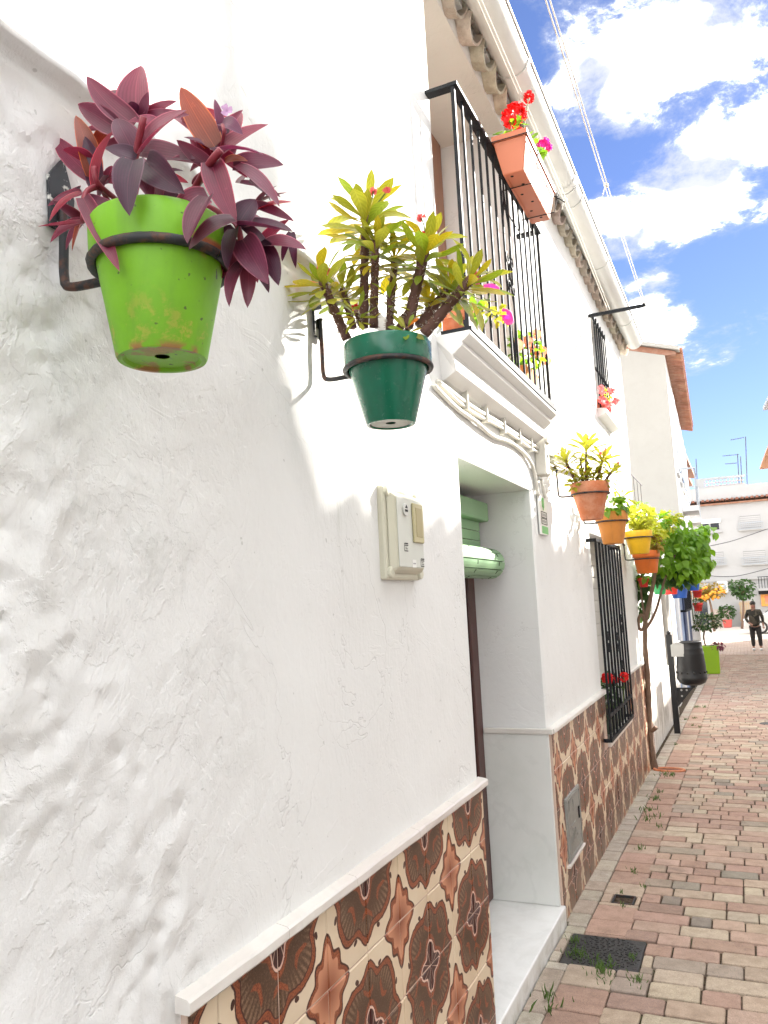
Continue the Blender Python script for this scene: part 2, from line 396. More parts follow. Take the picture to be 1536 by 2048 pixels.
def m_tile():
    m = Mat('printed_majolica_tile', .30, (.7, .55, .4), spec=.35); P, x, y, z = m.pos()
    TY, TZ, Y0, Z0 = .207, .2, TILE_Y0, .513
    u = (y - Y0) / TY; v = (z - Z0) / TZ
    um = (u + 1.).pmod(2.) - 1.; vm = (v + 1.).pmod(2.) - 1.                     # medallion at 0,0
    ud = u.pmod(2.) - 1.; vd = v.pmod(2.) - 1.                                  # star at 1,1
    r = (um * um + vm * vm).sqrt(); th = vm.atan2(um)
    c4 = (th * 4.).cos(); c8 = (th * 8.).cos(); c12 = (th * 12. + .6).cos()
    Rb = c4 * -.03 + c8 * .055 + c12 * .025 + .855
    e = r - Rb
    wig = m.noise(45, 3, .6) * .05 - .025
    e = e + wig
    cream = m.mix(m.noise(4, 4, .6).smooth(.3, .7), (.66, .52, .36), (.72, .60, .44))
    stip = m.noise(260, 2, .5); rays = ((th * 60.).cos() * .5 + .5) * r.smooth(.45, .8)
    brown = m.mix((stip * .8 + rays * .35).smooth(.35, .85), (.075, .038, .022), (.26, .155, .095))
    red = m.mix(stip.smooth(.35, .65), (.17, .036, .015), (.33, .095, .04)); dark = (.05, .014, .010)
    c = m.mix(e.smooth(.012, -.012), cream, red)
    c = m.mix((e + .012).abs().smooth(.016, .008), c, dark)
    c = m.mix((e + .105).smooth(.01, -.01), c, brown)
    c = m.mix((e + .105).abs().smooth(.014, .006), c, dark)
    # knobs outside the outline
    kx = e - .035; ka = (th * 8. + 3.14159).cos(); kn = (kx * kx * 160. + (1. - ka) * 2.6).lt(.20); c = m.mix(kn * e.gt(-.02), c, dark)
    # scroll band inside
    sc = (r - .58 + (th * 8.).cos() * .07).abs().smooth(.045, .03) * (th * 8. + 1.2).sin().gt(-.25); c = m.mix(sc, c, red)
    # flower
    rf = (th * 4.).cos() * .075 + .30
    c = m.mix((r - rf - .065).smooth(.01, -.01), c, red); c = m.mix((r - rf).smooth(.01, -.01), c, (.05, .012, .012))
    c = m.mix((r - rf + .025).abs().smooth(.022, .010), c, (.74, .52, .42))
    c = m.mix(((th * 4.).cos().abs().smooth(.16, .05)) * r.lt(.30) * .8, c, (.74, .52, .42))
    # star between the medallions: concave sides
    au = ud.abs(); av = vd.abs()
    sr = ((ud / .92) * (ud / .92) + (vd / 1.14) * (vd / 1.14)).sqrt(); sth = (vd / 1.14).atan2(ud / .92)
    st = sr - ((sth * 4.).cos() * .055 + (sth * 8.).cos() * .05 + .42) + wig * .5
    org = m.mix((au * au + av * av).sqrt().smooth(.0, .42), (.26, .075, .036), (.60, .28, .16))
    c = m.mix(st.smooth(.012, -.012), c, red); c = m.mix(st.abs().smooth(.022, .010), c, dark); c = m.mix((st + .085).smooth(.012, -.012), c, org)
    wear = m.noise(2.5, 5, .6).smooth(.62, .8); c = m.mix(wear * .25, c, (.45, .36, .27))
    low = z.smooth(.22, .02) * m.noise(9, 5, .65).smooth(.35, .6); c = m.mix(low * .45, c, (.20, .13, .08))
    m.color(c); m.bump(m.noise(18, 3), .05, .004); return m
TILE_Y0 = 1.4715
MTILE = m_tile()
MGROUT = m_simple('pink_grout', (.60, .45, .36), .9, 0, .15, 30)
def m_paver(src):
    m = Mat('concrete_paver_' + src, .9, (.4, .32, .27), spec=.25)
    c = m.objcolor() if src == 'single' else m.attr('tint')
    n = m.noise(16, 6, .68); f = m.noise(170, 3, .6); sp = m.noise(330, 2, .5)
    c = m.mix(n.smooth(.35, .7) * .55, c, m.mix(1., c, (.62, .60, .58), 'MULTIPLY'))
    c = m.mix(f.smooth(.5, .72) * .5, c, m.mix(1., c, (1.5, 1.42, 1.36), 'MULTIPLY'))
    c = m.mix(sp.smooth(.56, .70) * .7, c, (.12, .10, .085))
    st = m.noise(2.3, 5, .6, dist=.6).smooth(.56, .74); c = m.mix(st * .55, c, (.20, .155, .12)); c = m.mix(m.noise(7, 5, .7).smooth(.55, .7) * .3, c, (.16, .12, .09))
    m.color(c); m.bump(f * .6 + n * .5, .5, .006); return m
MPAV1 = m_paver('single'); MPAV2 = m_paver('joined')
def m_ground():
    m = Mat('sand_joint_ground', .95, (.12, .09, .065), spec=.15); P, x, y, z = m.pos()
    n = m.noise(40, 5, .7); near = m.mix(n.smooth(.4, .65), (.045, .030, .020), (.11, .080, .055))
    near = m.mix(m.noise(5, 4, .6).smooth(.55, .66) * m.noise(60, 3).smooth(.4, .6), near, (.05, .075, .02))
    bk = m.new('ShaderNodeTexBrick'); mp = m.new('ShaderNodeMapping'); m.link(P, mp.inputs[0]); m.link(mp.outputs[0], bk.inputs[0])
    for k, v in (('Scale', 1.), ('Mortar Size', .008), ('Brick Width', .21), ('Row Height', .125)): bk.inputs[k].default_value = v
    bk.inputs['Color1'].default_value = (.42, .31, .27, 1); bk.inputs['Color2'].default_value = (.50, .42, .34, 1); bk.inputs['Mortar'].default_value = (.2, .15, .12, 1)
    far = m.mix(m.noise(1.2, 5, .6).smooth(.35, .7), bk.outputs[0], (.36, .29, .26))
    far = m.mix(y.smooth(36, 40), far, (.50, .45, .40))
    m.color(m.mix(y.smooth(26.0, 26.2), near, far)); m.bump(n, .4, .01); return m
MGROUND = m_ground()
def m_potpaint(name, base, wear, clay=(.36, .13, .06), rough=.45, amt=.5, lowz=None):
    m = Mat(name, rough, base); o = m.objco(); P = o
    n = m.noise(7, 6, .68, vec=o); f = m.noise(30, 5, .7, vec=o)
    c = m.mix(n.smooth(.3, .75) * .5, base, tuple(v * .72 for v in base))
    if lowz is not None:
        s = m.new('ShaderNodeSeparateXYZ'); m.link(o, s.inputs[0]); z = S(m.nt, s.outputs[2])
        k = z.smooth(lowz + .085, lowz + .02) * m.noise(15, 7, .75, vec=o, dist=.2).smooth(.54, .62); c = m.mix(k * .75, c, wear)
        ch = m.noise(9, 6, .72, vec=o).smooth(.64, .70); c = m.mix(ch * .45, c, wear)
        sp = m.noise(75, 2, .5, vec=o).smooth(.68, .72); c = m.mix(sp * .8, c, (.05, .05, .02)); gm = m.noise(4, 6, .7, vec=o).smooth(.48, .7); c = m.mix(gm * .4, c, (.10, .26, .012))
    else:
        sp = m.noise(60, 2, .5, vec=o).smooth(.74, .77); c = m.mix(sp * amt, c, wear)
    streak = m.noise(26, 4, .6, vec=o, stretch=(1, 1, .12)).smooth(.5, .72); c = m.mix(streak * .42, c, tuple(v * .62 + .01 for v in base))
    if lowz is not None:
        rimc = (z - .148).abs().smooth(.016, .008) * m.noise(6, 3, .5, vec=o).smooth(.52, .54); c = m.mix(rimc, c, (.40, .12, .05))
        edge_ = z.smooth(.012, .002) * m.noise(14, 4, .6, vec=o).smooth(.5, .56); c = m.mix(edge_ * .8, c, (.34, .10, .05))
    ch2 = m.noise(16, 3, .5, vec=o).smooth(.70, .715); c = m.mix(ch2 * amt, c, clay)
    m.color(c); m.bump(f * .6 + n * .4, .16, .004); m.rough(f * .25 + rough - .1); return m
MLIME = m_potpaint('lime_pot_paint', (.185, .46, .006), (.44, .40, .05), amt=.9, lowz=.015)
MTEAL = m_potpaint('glossy_green_pot', (.004, .135, .072), (.05, .25, .16), rough=.22, amt=.25)
MTERRA = m_clay('terracotta_pot', (.52, .17, .075), (.60, .28, .17), 11); MORANGE = m_potpaint('light_orange_pot', (.64, .25, .045), (.45, .12, .03), rough=.6)
MYEL = m_potpaint('yellow_pot', (.80, .46, .008), (.6, .3, .02), rough=.5, amt=.1); MORG2 = m_potpaint('bright_orange_pot', (.70, .155, .015), (.5, .1, .02), rough=.5, amt=.1)
MREDP = m_simple('red_plastic_pot', (.62, .03, .02), .45); MBLUEP = m_simple('blue_plastic_pot', (.02, .10, .42), .4); MGRNP = m_simple('green_plastic_pot', (.01, .30, .08), .4)
MPLAN = m_simple('terracotta_plastic', (.56, .185, .10), .5, 0, .08, 6)
MSOIL = m_simple('dark_potting_soil', (.035, .022, .015), .95, 0, .5, 60, .5)
MWHITEB = m_simple('limescale_base', (.62, .64, .58), .8, 0, .2, 40)
MDARK = m_simple('dark_hollow', (.012, .011, .01), .9)
def m_leaf(name, a, b, trans=.4, rough=.42, tint=None, use_obj=True, veins=None):
    m = Mat(name, rough, a); n = m.noise(18, 4, .6)
    c = m.mix(n, a, b)
    if veins:                                               # (along, across, random) written on the leaf blade
        sp = m.new('ShaderNodeSeparateColor'); m.link(m.attr('tint'), sp.inputs[0]); al, ac = S(m.nt, sp.outputs[0]), S(m.nt, sp.outputs[1])
        c = m.mix((ac * veins[2] + al * veins[3]).sin().abs().smooth(.5, 1.) * .30, c, tuple(v * .6 for v in a))
        c = m.mix(al.smooth(.45, .0) * .5, c, tuple(v * .55 for v in a)); c = m.mix(ac.smooth(.86, 1.) * .75, c, veins[0]); c = m.mix(ac.smooth(.07, .0) * .6, c, veins[1])
        c = m.mix(m.noise(60, 4, .7).smooth(.62, .75) * .35, c, tuple(min(1, v * 2.2 + .02) for v in a))
    if use_obj: c = m.mix(1., c, m.objcolor(), 'MULTIPLY')
    m.color(c); m.leafy(c, trans, tint); m.bump(m.noise(160, 3), .12, .002); return m
MPURP = m_leaf('purple_leaf', (.120, .026, .058), (.20, .050, .092), .40, .36, (1.5, .7, .8), True, ((.42, .14, .20), (.24, .06, .10), 17., 0.))
MEUPH = m_leaf('euphorbia_leaf', (.27, .30, .035), (.44, .42, .055), .5, .4, (1.35, 1.3, .7), True, ((.46, .34, .06), (.50, .50, .14), 5., 24.))
MGREEN = m_leaf('fresh_green_leaf', (.12, .26, .02), (.21, .38, .035), .5, .45, (1.35, 1.35, .6))
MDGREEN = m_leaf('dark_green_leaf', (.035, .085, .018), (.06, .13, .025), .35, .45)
MYGREEN = m_leaf('yellow_green_leaf', (.36, .42, .035), (.54, .54, .06), .5, .5, (1.2, 1.15, .7))
MOLIVE = m_leaf('golden_orange_tree_leaf', (.24, .17, .02), (.36, .24, .03), .4, .5)
MSTEM = m_simple('spiny_grey_brown_stem', (.14, .070, .055), .85, 0, .4, 60, .6)
MSPINE = m_simple('pale_spine', (.46, .38, .32), .7)
MPSTEM = m_leaf('purple_fleshy_stem', (.26, .03, .05), (.36, .05, .07), .2, .4)
MBARK = m_simple('brown_bark', (.17, .105, .07), .9, 0, .35, 25, .8)
MGSTEM = m_simple('green_stem', (.14, .20, .05), .7)
def m_petal(name, col, tr=.35): return m_leaf(name, col, tuple(min(1, v * 1.25) for v in col), tr, .55)
MRED = m_petal('red_petal', (.70, .012, .012)); MPINK = m_petal('magenta_petal', (.72, .03, .30)); MSAL = m_petal('salmon_petal', (.80, .30, .17)); MROSE = m_petal('rose_petal', (.78, .16, .16))
MWPET = m_petal('white_petal', (.78, .76, .70)); MORFR = m_simple('orange_fruit', (.75, .27, .015), .5)
MMETER = m_simple('cream_meter_box', (.62, .60, .48), .5, 0, .06, 8); MMETER2 = m_simple('grey_meter_lid', (.64, .65, .59), .5, 0, .05, 6)
MAMBER = m_simple('amber_plastic_window', (.36, .29, .11), .3, 0, .15, 9)
MBLK = m_simple('black_print', (.02, .02, .02), .7); MWPAPER = m_simple('white_sticker', (.8, .8, .76), .6)
MSAGE = m_simple('sage_green_plastic', (.21, .36, .19), .45, 0, .08, 8); MSLOT = m_simple('dark_slot', (.03, .05, .025), .8)
MCABLE = m_simple('whitewashed_cable', (.66, .64, .57), .7, 0, .12, 20, .3)
MALU = m_simple('cast_aluminium_cover', (.30, .30, .275), .5, .35, .25, 30, .4)
MCAST = m_simple('cast_iron_cover', (.035, .033, .031), .6, .2, .6, 22, .6)
MGTILE = m_simple('green_glaze', (.08, .45, .10), .3); MWTILE = m_simple('white_glaze', (.78, .79, .75), .3)
MGLASS = Mat('dark_window_glass', .08, (.02, .025, .03))
MGLASSB = Mat('blue_dark_glass', .12, (.05, .06, .085))
MROPE = m_simple('white_rope', (.80, .77, .70), .8, 0, .1, 40)
MBIN = m_simple('dark_grey_bin_metal', (.013, .013, .0145), .42, .3, .2, 12); MBINP = m_simple('plain_grey', (.34, .34, .33), .5)
MLIMEB = m_simple('lime_planter', (.28, .48, .01), .5, 0, .1, 3)
MCREAM = m_simple('cream_shutter', (.55, .535, .49), .6, 0, .05, 6)
MBLUEW = m_simple('pale_blue_paint', (.30, .38, .55), .8, 0, .1, 4); MNAVY = m_simple('dark_blue_paint', (.05, .075, .16), .6, 0, .15, 4)
MGREYSH = m_simple('grey_shutter_paint', (.30, .33, .36), .6)
MPEACH = m_simple('peach_render', (.66, .33, .18), .8); MSHOP = m_simple('orange_shop_front', (.72, .30, .06), .6)
MCARP = Mat('white_car_paint', .25, (.40, .40, .39)); MTYRE = m_simple('tyre_rubber', (.02, .02, .02), .8); MRIM = m_simple('alloy_rim', (.5, .5, .5), .35, .6)
MSKIN = m_simple('skin', (.36, .19, .13), .55); MHAIR = m_simple('dark_hair', (.015, .012, .01), .6); MSHOE = m_simple('white_shoe', (.75, .75, .73), .6); MTROU = m_simple('dark_trousers', (.03, .027, .025), .8, 0, .5, 9)
MCAMO = Mat('dark_camouflage_cloth', .85, (.04, .04, .03)); _n = MCAMO.noise(6, 3, .6, dist=.5); MCAMO.color(MCAMO.mix(_n.smooth(.5, .54), (.028, .026, .02), (.085, .072, .05)))
MPALLET = m_simple('pallet_wood', (.42, .31, .19), .8, 0, .2, 9); MANT = m_simple('antenna_metal', (.07, .07, .075), .5, .2)
MTEXT = m_simple('pinkish_stone_plinth', (.42, .34, .29), .8, 0, .15, 6)
# ------------------------------------------------------------------ ground
YE = 8.6                                                   # end of the white house
mb = MB(); xs = [-150, -30, -6, 0, 3, 8, 30, 150]; ys = [-60, -8, 0, 3.5, 8, 14, 20, 26, 33, 40, 60, 120, 400]
for j in range(len(ys)):
    for i in range(len(xs)): mb.v.append(V(xs[i], ys[j], gz(ys[j]) - .013)); mb.cols.append(None)
for j in range(len(ys) - 1):
    for i in range(len(xs) - 1): a = j * len(xs) + i; mb.f.append((a, a + 1, a + 1 + len(xs), a + len(xs))); mb.mi.append(0)
ground = struct(mb.build('ground', MGROUND))
# pavers: the ones in view singly, the rest of the street as one joined part
def paver_verts(w, l, h=.05, c=.0036, k=.0075):
    x, y = w / 2, l / 2
    ring = lambda x, y, k, z: [(-x + k, -y, z), (x - k, -y, z), (x, -y + k, z), (x, y - k, z), (x - k, y, z), (-x + k, y, z), (-x, y - k, z), (-x, -y + k, z)]
    return ring(x, y, k, -h) + ring(x, y, k, -c) + ring(x - c * .8, y - c * .8, k * .9, 0)
PF = [(i, (i + 1) % 8, 8 + (i + 1) % 8, 8 + i) for i in range(8)] + [(8 + i, 8 + (i + 1) % 8, 16 + (i + 1) % 8, 16 + i) for i in range(8)] + [tuple(range(16, 24))]
PCOL = [((.38, .255, .20), 8), ((.42, .30, .235), 9), ((.43, .335, .255), 7), ((.45, .375, .285), 4), ((.27, .235, .195), 1.5), ((.34, .28, .225), 3), ((.34, .23, .185), 3)]
def pcol(border=False):
    if border: c = random.choice([(.42, .37, .31), (.40, .33, .27), (.44, .39, .32)])
    else: c = random.choices([c for c, _ in PCOL], [w for _, w in PCOL])[0]
    return jit(c, .07)
PROW = .131
pav = []                                                   # (x, y, w, l, colour)
MANH = [GP(1148, 1860), GP(1293, 1881), GP(1274, 1946), GP(1116, 1917)]
mx0, mx1 = .074, .410; my0, my1 = 3.625, 3.962
def skip(x, y, w, l): return x + w / 2 > mx0 - .005 and x - w / 2 < mx1 + .005 and y + l / 2 > my0 - .005 and y - l / 2 < my1 + .005
dr = V(.238, 4.487, gz(4.487))
def gaps(x, y, w, l): return x + w / 2 > .183 and x - w / 2 < .293 and y + l / 2 > 4.425 and y - l / 2 < 4.548
y = 1.2
while y < 27:                                              # two courses along the wall, then rows across
    l = rnd(.15, .21)
    if not (YE + .1 < y < 8.2): pav.append((.062, y + l / 2, .112, l - .006, pcol(True)))
    y += l
y = 1.2
while y < 27:
    l = rnd(.17, .215); pav.append((.222, y + l / 2, .196, l - .006, jit(random.choice([(.40, .27, .21), (.37, .245, .19), (.43, .34, .26)]), .06))); y += l
y = 1.2; row = 0
while y < 27:
    x = .325 - rnd(0, .03) * (row % 2)
    x0 = .325
    while x < 4.2:
        w = random.choice([.10, .145, .145, .20, .20, .215, .27])
        if x == .325 and row % 2: w = .10
        pav.append((x + w / 2, y + PROW / 2 + rnd(-.002, .002), w - .0065, PROW - .0065, pcol())); x += w
    y += PROW; row += 1
def ppx(x, y, w, l):                                       # pixel size, to choose what is built singly
    q = V(x, y, gz(y)) - CAM; d = q.dot(_fw)
    if d < .5: return 0, False
    px = 768 + FPX * q.dot(_rt) / d; py = 1024 - FPX * q.dot(_up) / d
    return w * l / d ** 3, (-20 < px < 1560 and py < 2075)
def trim(p, hole):
    x, y, w, l, c = p; hx0, hx1, hy0, hy1 = hole; out = []
    a, b, e, f = x - w / 2, x + w / 2, y - l / 2, y + l / 2
    if b <= hx0 or a >= hx1 or f <= hy0 or e >= hy1: return [p]
    if hy0 - e > .02: out.append((a, b, e, hy0 - .004))
    if f - hy1 > .02: out.append((a, b, hy1 + .004, f))
    e2, f2 = max(e, hy0), min(f, hy1)
    if f2 - e2 > .02:
        if hx0 - a > .02: out.append((a, hx0 - .004, e2, f2))
        if b - hx1 > .02: out.append((hx1 + .004, b, e2, f2))
    return [((p_ + q_) / 2, (r_ + s_) / 2, q_ - p_, s_ - r_, jit(c, .04)) for p_, q_, r_, s_ in out]
TREE_HOLE = (.03, .33, 7.93, 8.13)
for hole in ((mx0, mx1, my0, my1), (.183, .293, 4.425, 4.548), (-.3, .0275, 2.86, 4.09)):
    pav = [q for p in pav for q in trim(p, hole)]
sel = []
for i, (x, y, w, l, c) in enumerate(pav):
    s, vis = ppx(x, y, w, l); sel.append((s if vis else 0, i))
sel.sort(reverse=True)
meshes = {}; joined = MB()
for k, (s, i) in enumerate(sel):
    x, y, w, l, c = pav[i]; tz = rnd(-.003, .003) - .001
    if k < 300 and s > 0:
        key = (round(w, 2), round(l, 2))
        if key not in meshes:
            b = MB().add(paver_verts(*key), PF); me = bpy.data.meshes.new('paver'); me.from_pydata(b.v, [], b.f); me.materials.append(MPAV1.m); meshes[key] = me
        o = inst('paver', meshes[key], ground, (x, y, gz(y) + tz), color=c)
        o.rotation_euler = (rnd(-.008, .008) - (GS if y > GY0 else 0), rnd(-.008, .008), rnd(-.012, .012))
    else:
        joined.col = c; an = rnd(-.012, .012); ca, sa = math.cos(an), math.sin(an)
        joined.add([(x + vx * ca - vy * sa, y + vx * sa + vy * ca, gz(y + vy) + tz + vz) for vx, vy, vz in paver_verts(w, l)], PF)
stuff(joined.build('paver_field', MPAV2, ground))

# ------------------------------------------------------------------ the white house
house = thing('white_house', 'whitewashed two storey house with brown tiled dado, balcony and gutter', 'house', (0, 2, 0))
DOOR = (2.90, 4.055, -.2, 2.14); BALC = (2.815, 4.065, 2.60, 4.16); WINL = (5.76, 6.95, .56, 2.03); WINU = (6.66, 7.30, 3.13, 3.95)
OPEN = [DOOR, BALC, WINL, WINU]
def grid(a, b, st, extra):
    n = int((b - a) / st); g = [a + (b - a) * i / n for i in range(n + 1)]
    g = [v for v in g if all(abs(v - e) > st * .45 for e in extra)] + list(extra)
    return sorted(set(round(v, 4) for v in g if a <= v <= b))
ex_y = [v for o in OPEN for v in (o[0] - .03, o[0] - .012, o[0], o[1], o[1] + .012, o[1] + .03)] + [1.15]
ex_z = [v for o in OPEN for v in (o[2], o[3], o[2] - .03, o[3] + .03, o[3] + .012)] + [2.40 + .008 * i for i in range(14)] + [-.2]
GYs = [-3.5, -3, -2.5, -2, -1.5, -1, -.7] + grid(-.5, YE, .026, ex_y); GZs = grid(-.25, 4.24, .027, ex_z)
def edge_d(y, z):
    d = 9
    for a, b, c, e in OPEN:
        dy_ = max(a - y, 0, y - b); dz_ = max(c - z, 0, z - e); d = min(d, math.hypot(dy_, dz_))
    return d
def fx(y, z):
    d = edge_d(y, z); k = smst(d, 0, .10)
    a = noise.noise(V(y * .9, z * .9, 3)) * .008 + noise.noise(V(y * 3.1, z * 3.1, 7)) * .0045 + noise.noise(V(y * 9, z * 9, 1)) * .0016
    low = smst(2.47 - z, 0, .06) * smst(1.62 - y, 0, .5)
    a += low * (abs(noise.noise(V(y * 7.5, z * 7.5, 4))) * .005 + abs(noise.noise(V(y * 15, z * 13, 9))) * .0042 + noise.noise(V(y * 2.2, z * 2.2, 5)) * .0025 - .002)
    fade = smst(2.74 - y, 0, .45)                          # thicker upper coat ending in a lip
    zl = 2.452 + .006 * noise.noise(V(y * 5, 0, 2))
    a += fade * (.012 * smst(z, zl - .010, zl + .002) + .022 * math.exp(-((z - zl - .010) / .012) ** 2) * (1 + .5 * noise.noise(V(y * 14, 1, 0))))
    a *= k
    if z < .93 and (y > 1.15): a *= .15
    if d < .03: a -= .010 * (1 - d / .03) ** 2
    return a
mb = MB(); idx = {}
for j, z in enumerate(GZs):
    for i, y in enumerate(GYs): idx[i, j] = len(mb.v); mb.v.append(V(fx(y, z), y, z)); mb.cols.append(None)
for j in range(len(GZs) - 1):
    for i in range(len(GYs) - 1):
        yc, zc = (GYs[i] + GYs[i + 1]) / 2, (GZs[j] + GZs[j + 1]) / 2
        if any(a < yc < b and c < zc < e for a, b, c, e in OPEN): continue
        mb.f.append((idx[i, j], idx[i + 1, j], idx[i + 1, j + 1], idx[i, j + 1])); mb.mi.append(0)
mb.build('wall', MP, house, smooth=True)
mb = MB(); mb.add([(0, YE, -.3), (-7, YE, -.3), (-7, YE, 4.2), (0, YE, 4.2)], [(0, 1, 2, 3)]); mb.add([(0, -3.5, -.3), (-7, -3.5, -.3), (-7, -3.5, 4.2), (0, -3.5, 4.2)], [(3, 2, 1, 0)])
mb.add([(-7, -3.5, -.3), (-7, YE, -.3), (-7, YE, 4.2), (-7, -3.5, 4.2)], [(0, 3, 2, 1)]); mb.build('end_wall', MP2, house)
# reveals
def reveal(o, d, mats, sill=True):
    y0, y1, z0, z1 = o; x = -.0095
    mb = MB()
    def q(a, b, c, e, n=8):
        a, b, c, e = map(Vector, (a, b, c, e)); g = []
        for j in range(n + 1):
            for i in range(n + 1):
                p = a.lerp(b, i / n).lerp(e.lerp(c, i / n), j / n); k = .004 if 0 < i < n and 0 < j < n else 0
                g.append(p + V(noise.noise(p * 6), noise.noise(p * 6 + V(9, 0, 0)), noise.noise(p * 6 + V(0, 9, 0))) * k)
        mb.add(g, [(j * (n + 1) + i, j * (n + 1) + i + 1, (j + 1) * (n + 1) + i + 1, (j + 1) * (n + 1) + i) for j in range(n) for i in range(n)])
    mb.cur = 0; q((x, y1, z0), (-d, y1, z0), (-d, y1, z1), (x, y1, z1)); q((-d, y0, z0), (x, y0, z0), (x, y0, z1), (-d, y0, z1))
    mb.cur = 1; q((x, y0, z1), (x, y1, z1), (-d, y1, z1), (-d, y0, z1))
    if sill: mb.cur = 0; q((x, y0, z0), (-d, y0, z0), (-d, y1, z0), (x, y1, z0))
    return mb.build('reveal', mats, house, smooth=True)
reveal(DOOR, .36, [MP2, MP2], False); reveal(BALC, .40, [MP2, MSOF]); reveal(WINL, .16, [MP2, MP2]); reveal(WINU, .14, [MP2, MP2])

# tiled dado: each tile its own piece; the grout is the recessed bed behind
TY, TZ = .207, .2; TW = .2035; TH = .1965
zrows = [-.287 + TZ * i for i in range(6)]
CAPZ = .897
def chamf(y0, y1, z0, z1, d=.011, c=.0025):
    return [(0, y0, z0), (0, y1, z0), (0, y1, z1), (0, y0, z1), (d - c, y0, z0), (d - c, y1, z0), (d - c, y1, z1), (d - c, y0, z1), (d, y0 + c, z0 + c), (d, y1 - c, z0 + c), (d, y1 - c, z1 - c), (d, y0 + c, z1 - c)]
CF = [(0, 1, 5, 4), (1, 2, 6, 5), (2, 3, 7, 6), (3, 0, 4, 7), (4, 5, 9, 8), (5, 6, 10, 9), (6, 7, 11, 10), (7, 4, 8, 11), (8, 9, 10, 11)]
tmesh = {}; ntile = 0
def tiles(ya, yb, x):
    k0 = math.floor((ya - TILE_Y0) / TY); k1 = math.ceil((yb - TILE_Y0) / TY)
    for k in range(k0, k1):
        for zr in zrows:
            a, b = max(ya, TILE_Y0 + k * TY + .0017), min(yb, TILE_Y0 + (k + 1) * TY - .0017)
            c, e = zr + .0017, min(zr + TZ - .0017, CAPZ)
            if b - a < .012 or e < gz(a): continue
            for (wa, wb, wc, we) in (WINL,):
                if a < wb and b > wa and e > wc - .03:
                    if c < wc - .03: e = wc - .03
                    elif a < wa: b = wa - .001
                    elif b > wb: a = wb + .001
                    else: b = a - 1
            if b - a < .012 or e - c < .012: continue
            key = (round(b - a, 3), round(e - c, 3))
            if key not in tmesh:
                m_ = MB().add(chamf(0, key[0], 0, key[1]), CF); me = bpy.data.meshes.new('tile'); me.from_pydata(m_.v, [], m_.f); me.materials.append(MTILE.m); tmesh[key] = me
            o = inst('tile', tmesh[key], house, (x + rnd(-.0012, .0012), a, c)); o.rotation_euler = (0, rnd(-.004, .004), rnd(-.004, .004))
DL0, DL1 = 1.182, 2.888; DR0, DR1 = 4.075, YE - .02
tiles(DL0, DL1, .004); tiles(DR0, DR1, .004)
mb = MB(); mb.box((-.004, DL0 - .004, -.25), (.0125, DL1 + .004, CAPZ)); mb.build('grout_bed', MGROUT, house)
mb = MB(); mb.box((-.004, DR0 - .008, -.3), (.0125, WINL[0], CAPZ)); mb.box((-.004, WINL[0] + .0, -.3), (.0125, WINL[1], WINL[2] - .03)); mb.box((-.004, WINL[1], -.3), (.0125, DR1 + .004, CAPZ))
mb.build('grout_bed', MGROUT, house)
# marble cap, slab by slab
def cap(y0, y1, pieces):
    ys_ = [y0 + (y1 - y0) * i / pieces + (rnd(-.06, .06) if 0 < i < pieces else 0) for i in range(pieces + 1)]
    for a, b in zip(ys_, ys_[1:]):
        mb = MB(); pr = [(-.006, CAPZ), (.030, CAPZ - .001), (.033, CAPZ + .003), (.032, CAPZ + .019), (.027, CAPZ + .024), (-.006, CAPZ + .030)]
        n = max(2, int((b - a) / .05)); g = []
        for j in range(n + 1):
            yy = a + .0006 + (b - a - .0012) * j / n
            for x, z in pr: g.append((x + (.0035 * noise.noise(V(yy * 12, z * 30, 1)) if x > 0 else 0), yy, z + .002 * noise.noise(V(yy * 9, x * 20, 6))))
        mb.add(g, [(j * 6 + i, j * 6 + i + 1, (j + 1) * 6 + i + 1, (j + 1) * 6 + i) for j in range(n) for i in range(5)] + [(5, 4, 3, 2, 1, 0), tuple(n * 6 + i for i in range(6))])
        mb.build('dado_cap', MCAP, house)
cap(DL0 - .02, DL1 + .022, 5); cap(DR0 - .02, WINL[0] + .012, 4); cap(WINL[1], DR1 + .005, 4)
# door reveal: cap, marble panel, step
mb = MB(); mb.box((-.33, 4.025, CAPZ), (.028, 4.0535, CAPZ + .027)); mb.build('reveal_cap', MCAP, house, bev=.004)
mb = MB(); mb.box((-.335, 4.034, .075), (.004, 4.0545, CAPZ - .001)); mb.build('marble_panel', MMARB, house, bev=.003)
mb = MB(); mb.box((-.335, 2.9005, .075), (.004, 2.921, CAPZ - .001)); mb.build('marble_panel', MMARB, house, bev=.003)
mb = MB(); mb.box((-.9, 2.893, -.1), (.026, 4.062, .074)); mb.build('door_step', MSTEP, house, bev=.006)
# door: dark wood frame and leaf
door = MB(); door.box((-.46, 2.98, .076), (-.42, 3.90, 2.02)); door = door.build('door', MWOOD, house, bev=.004)
for zz in (.2, .85, 1.5):
    mb = MB(); mb.box((-.4195, 3.10, zz), (-.409, 3.78, zz + .5)); mb.build('panel', MWOOD, door, bev=.006)
for (a, b, c, e) in ((3.905, 4.0, .076, 2.10), (2.905, 2.985, .076, 2.10)):
    mb = MB(); mb.box((-.50, a - .004 * (a > 3), c), (-.352, b + .05, e)); mb.box((-.352, a + .03, c), (-.335, b + .05, e)); mb.build('door_frame', MWOOD, house, bev=.008)
mb = MB(); mb.box((-.50, 2.90, 2.021), (-.352, 4.055, 2.139)); mb.build('door_head', MWOOD, house)
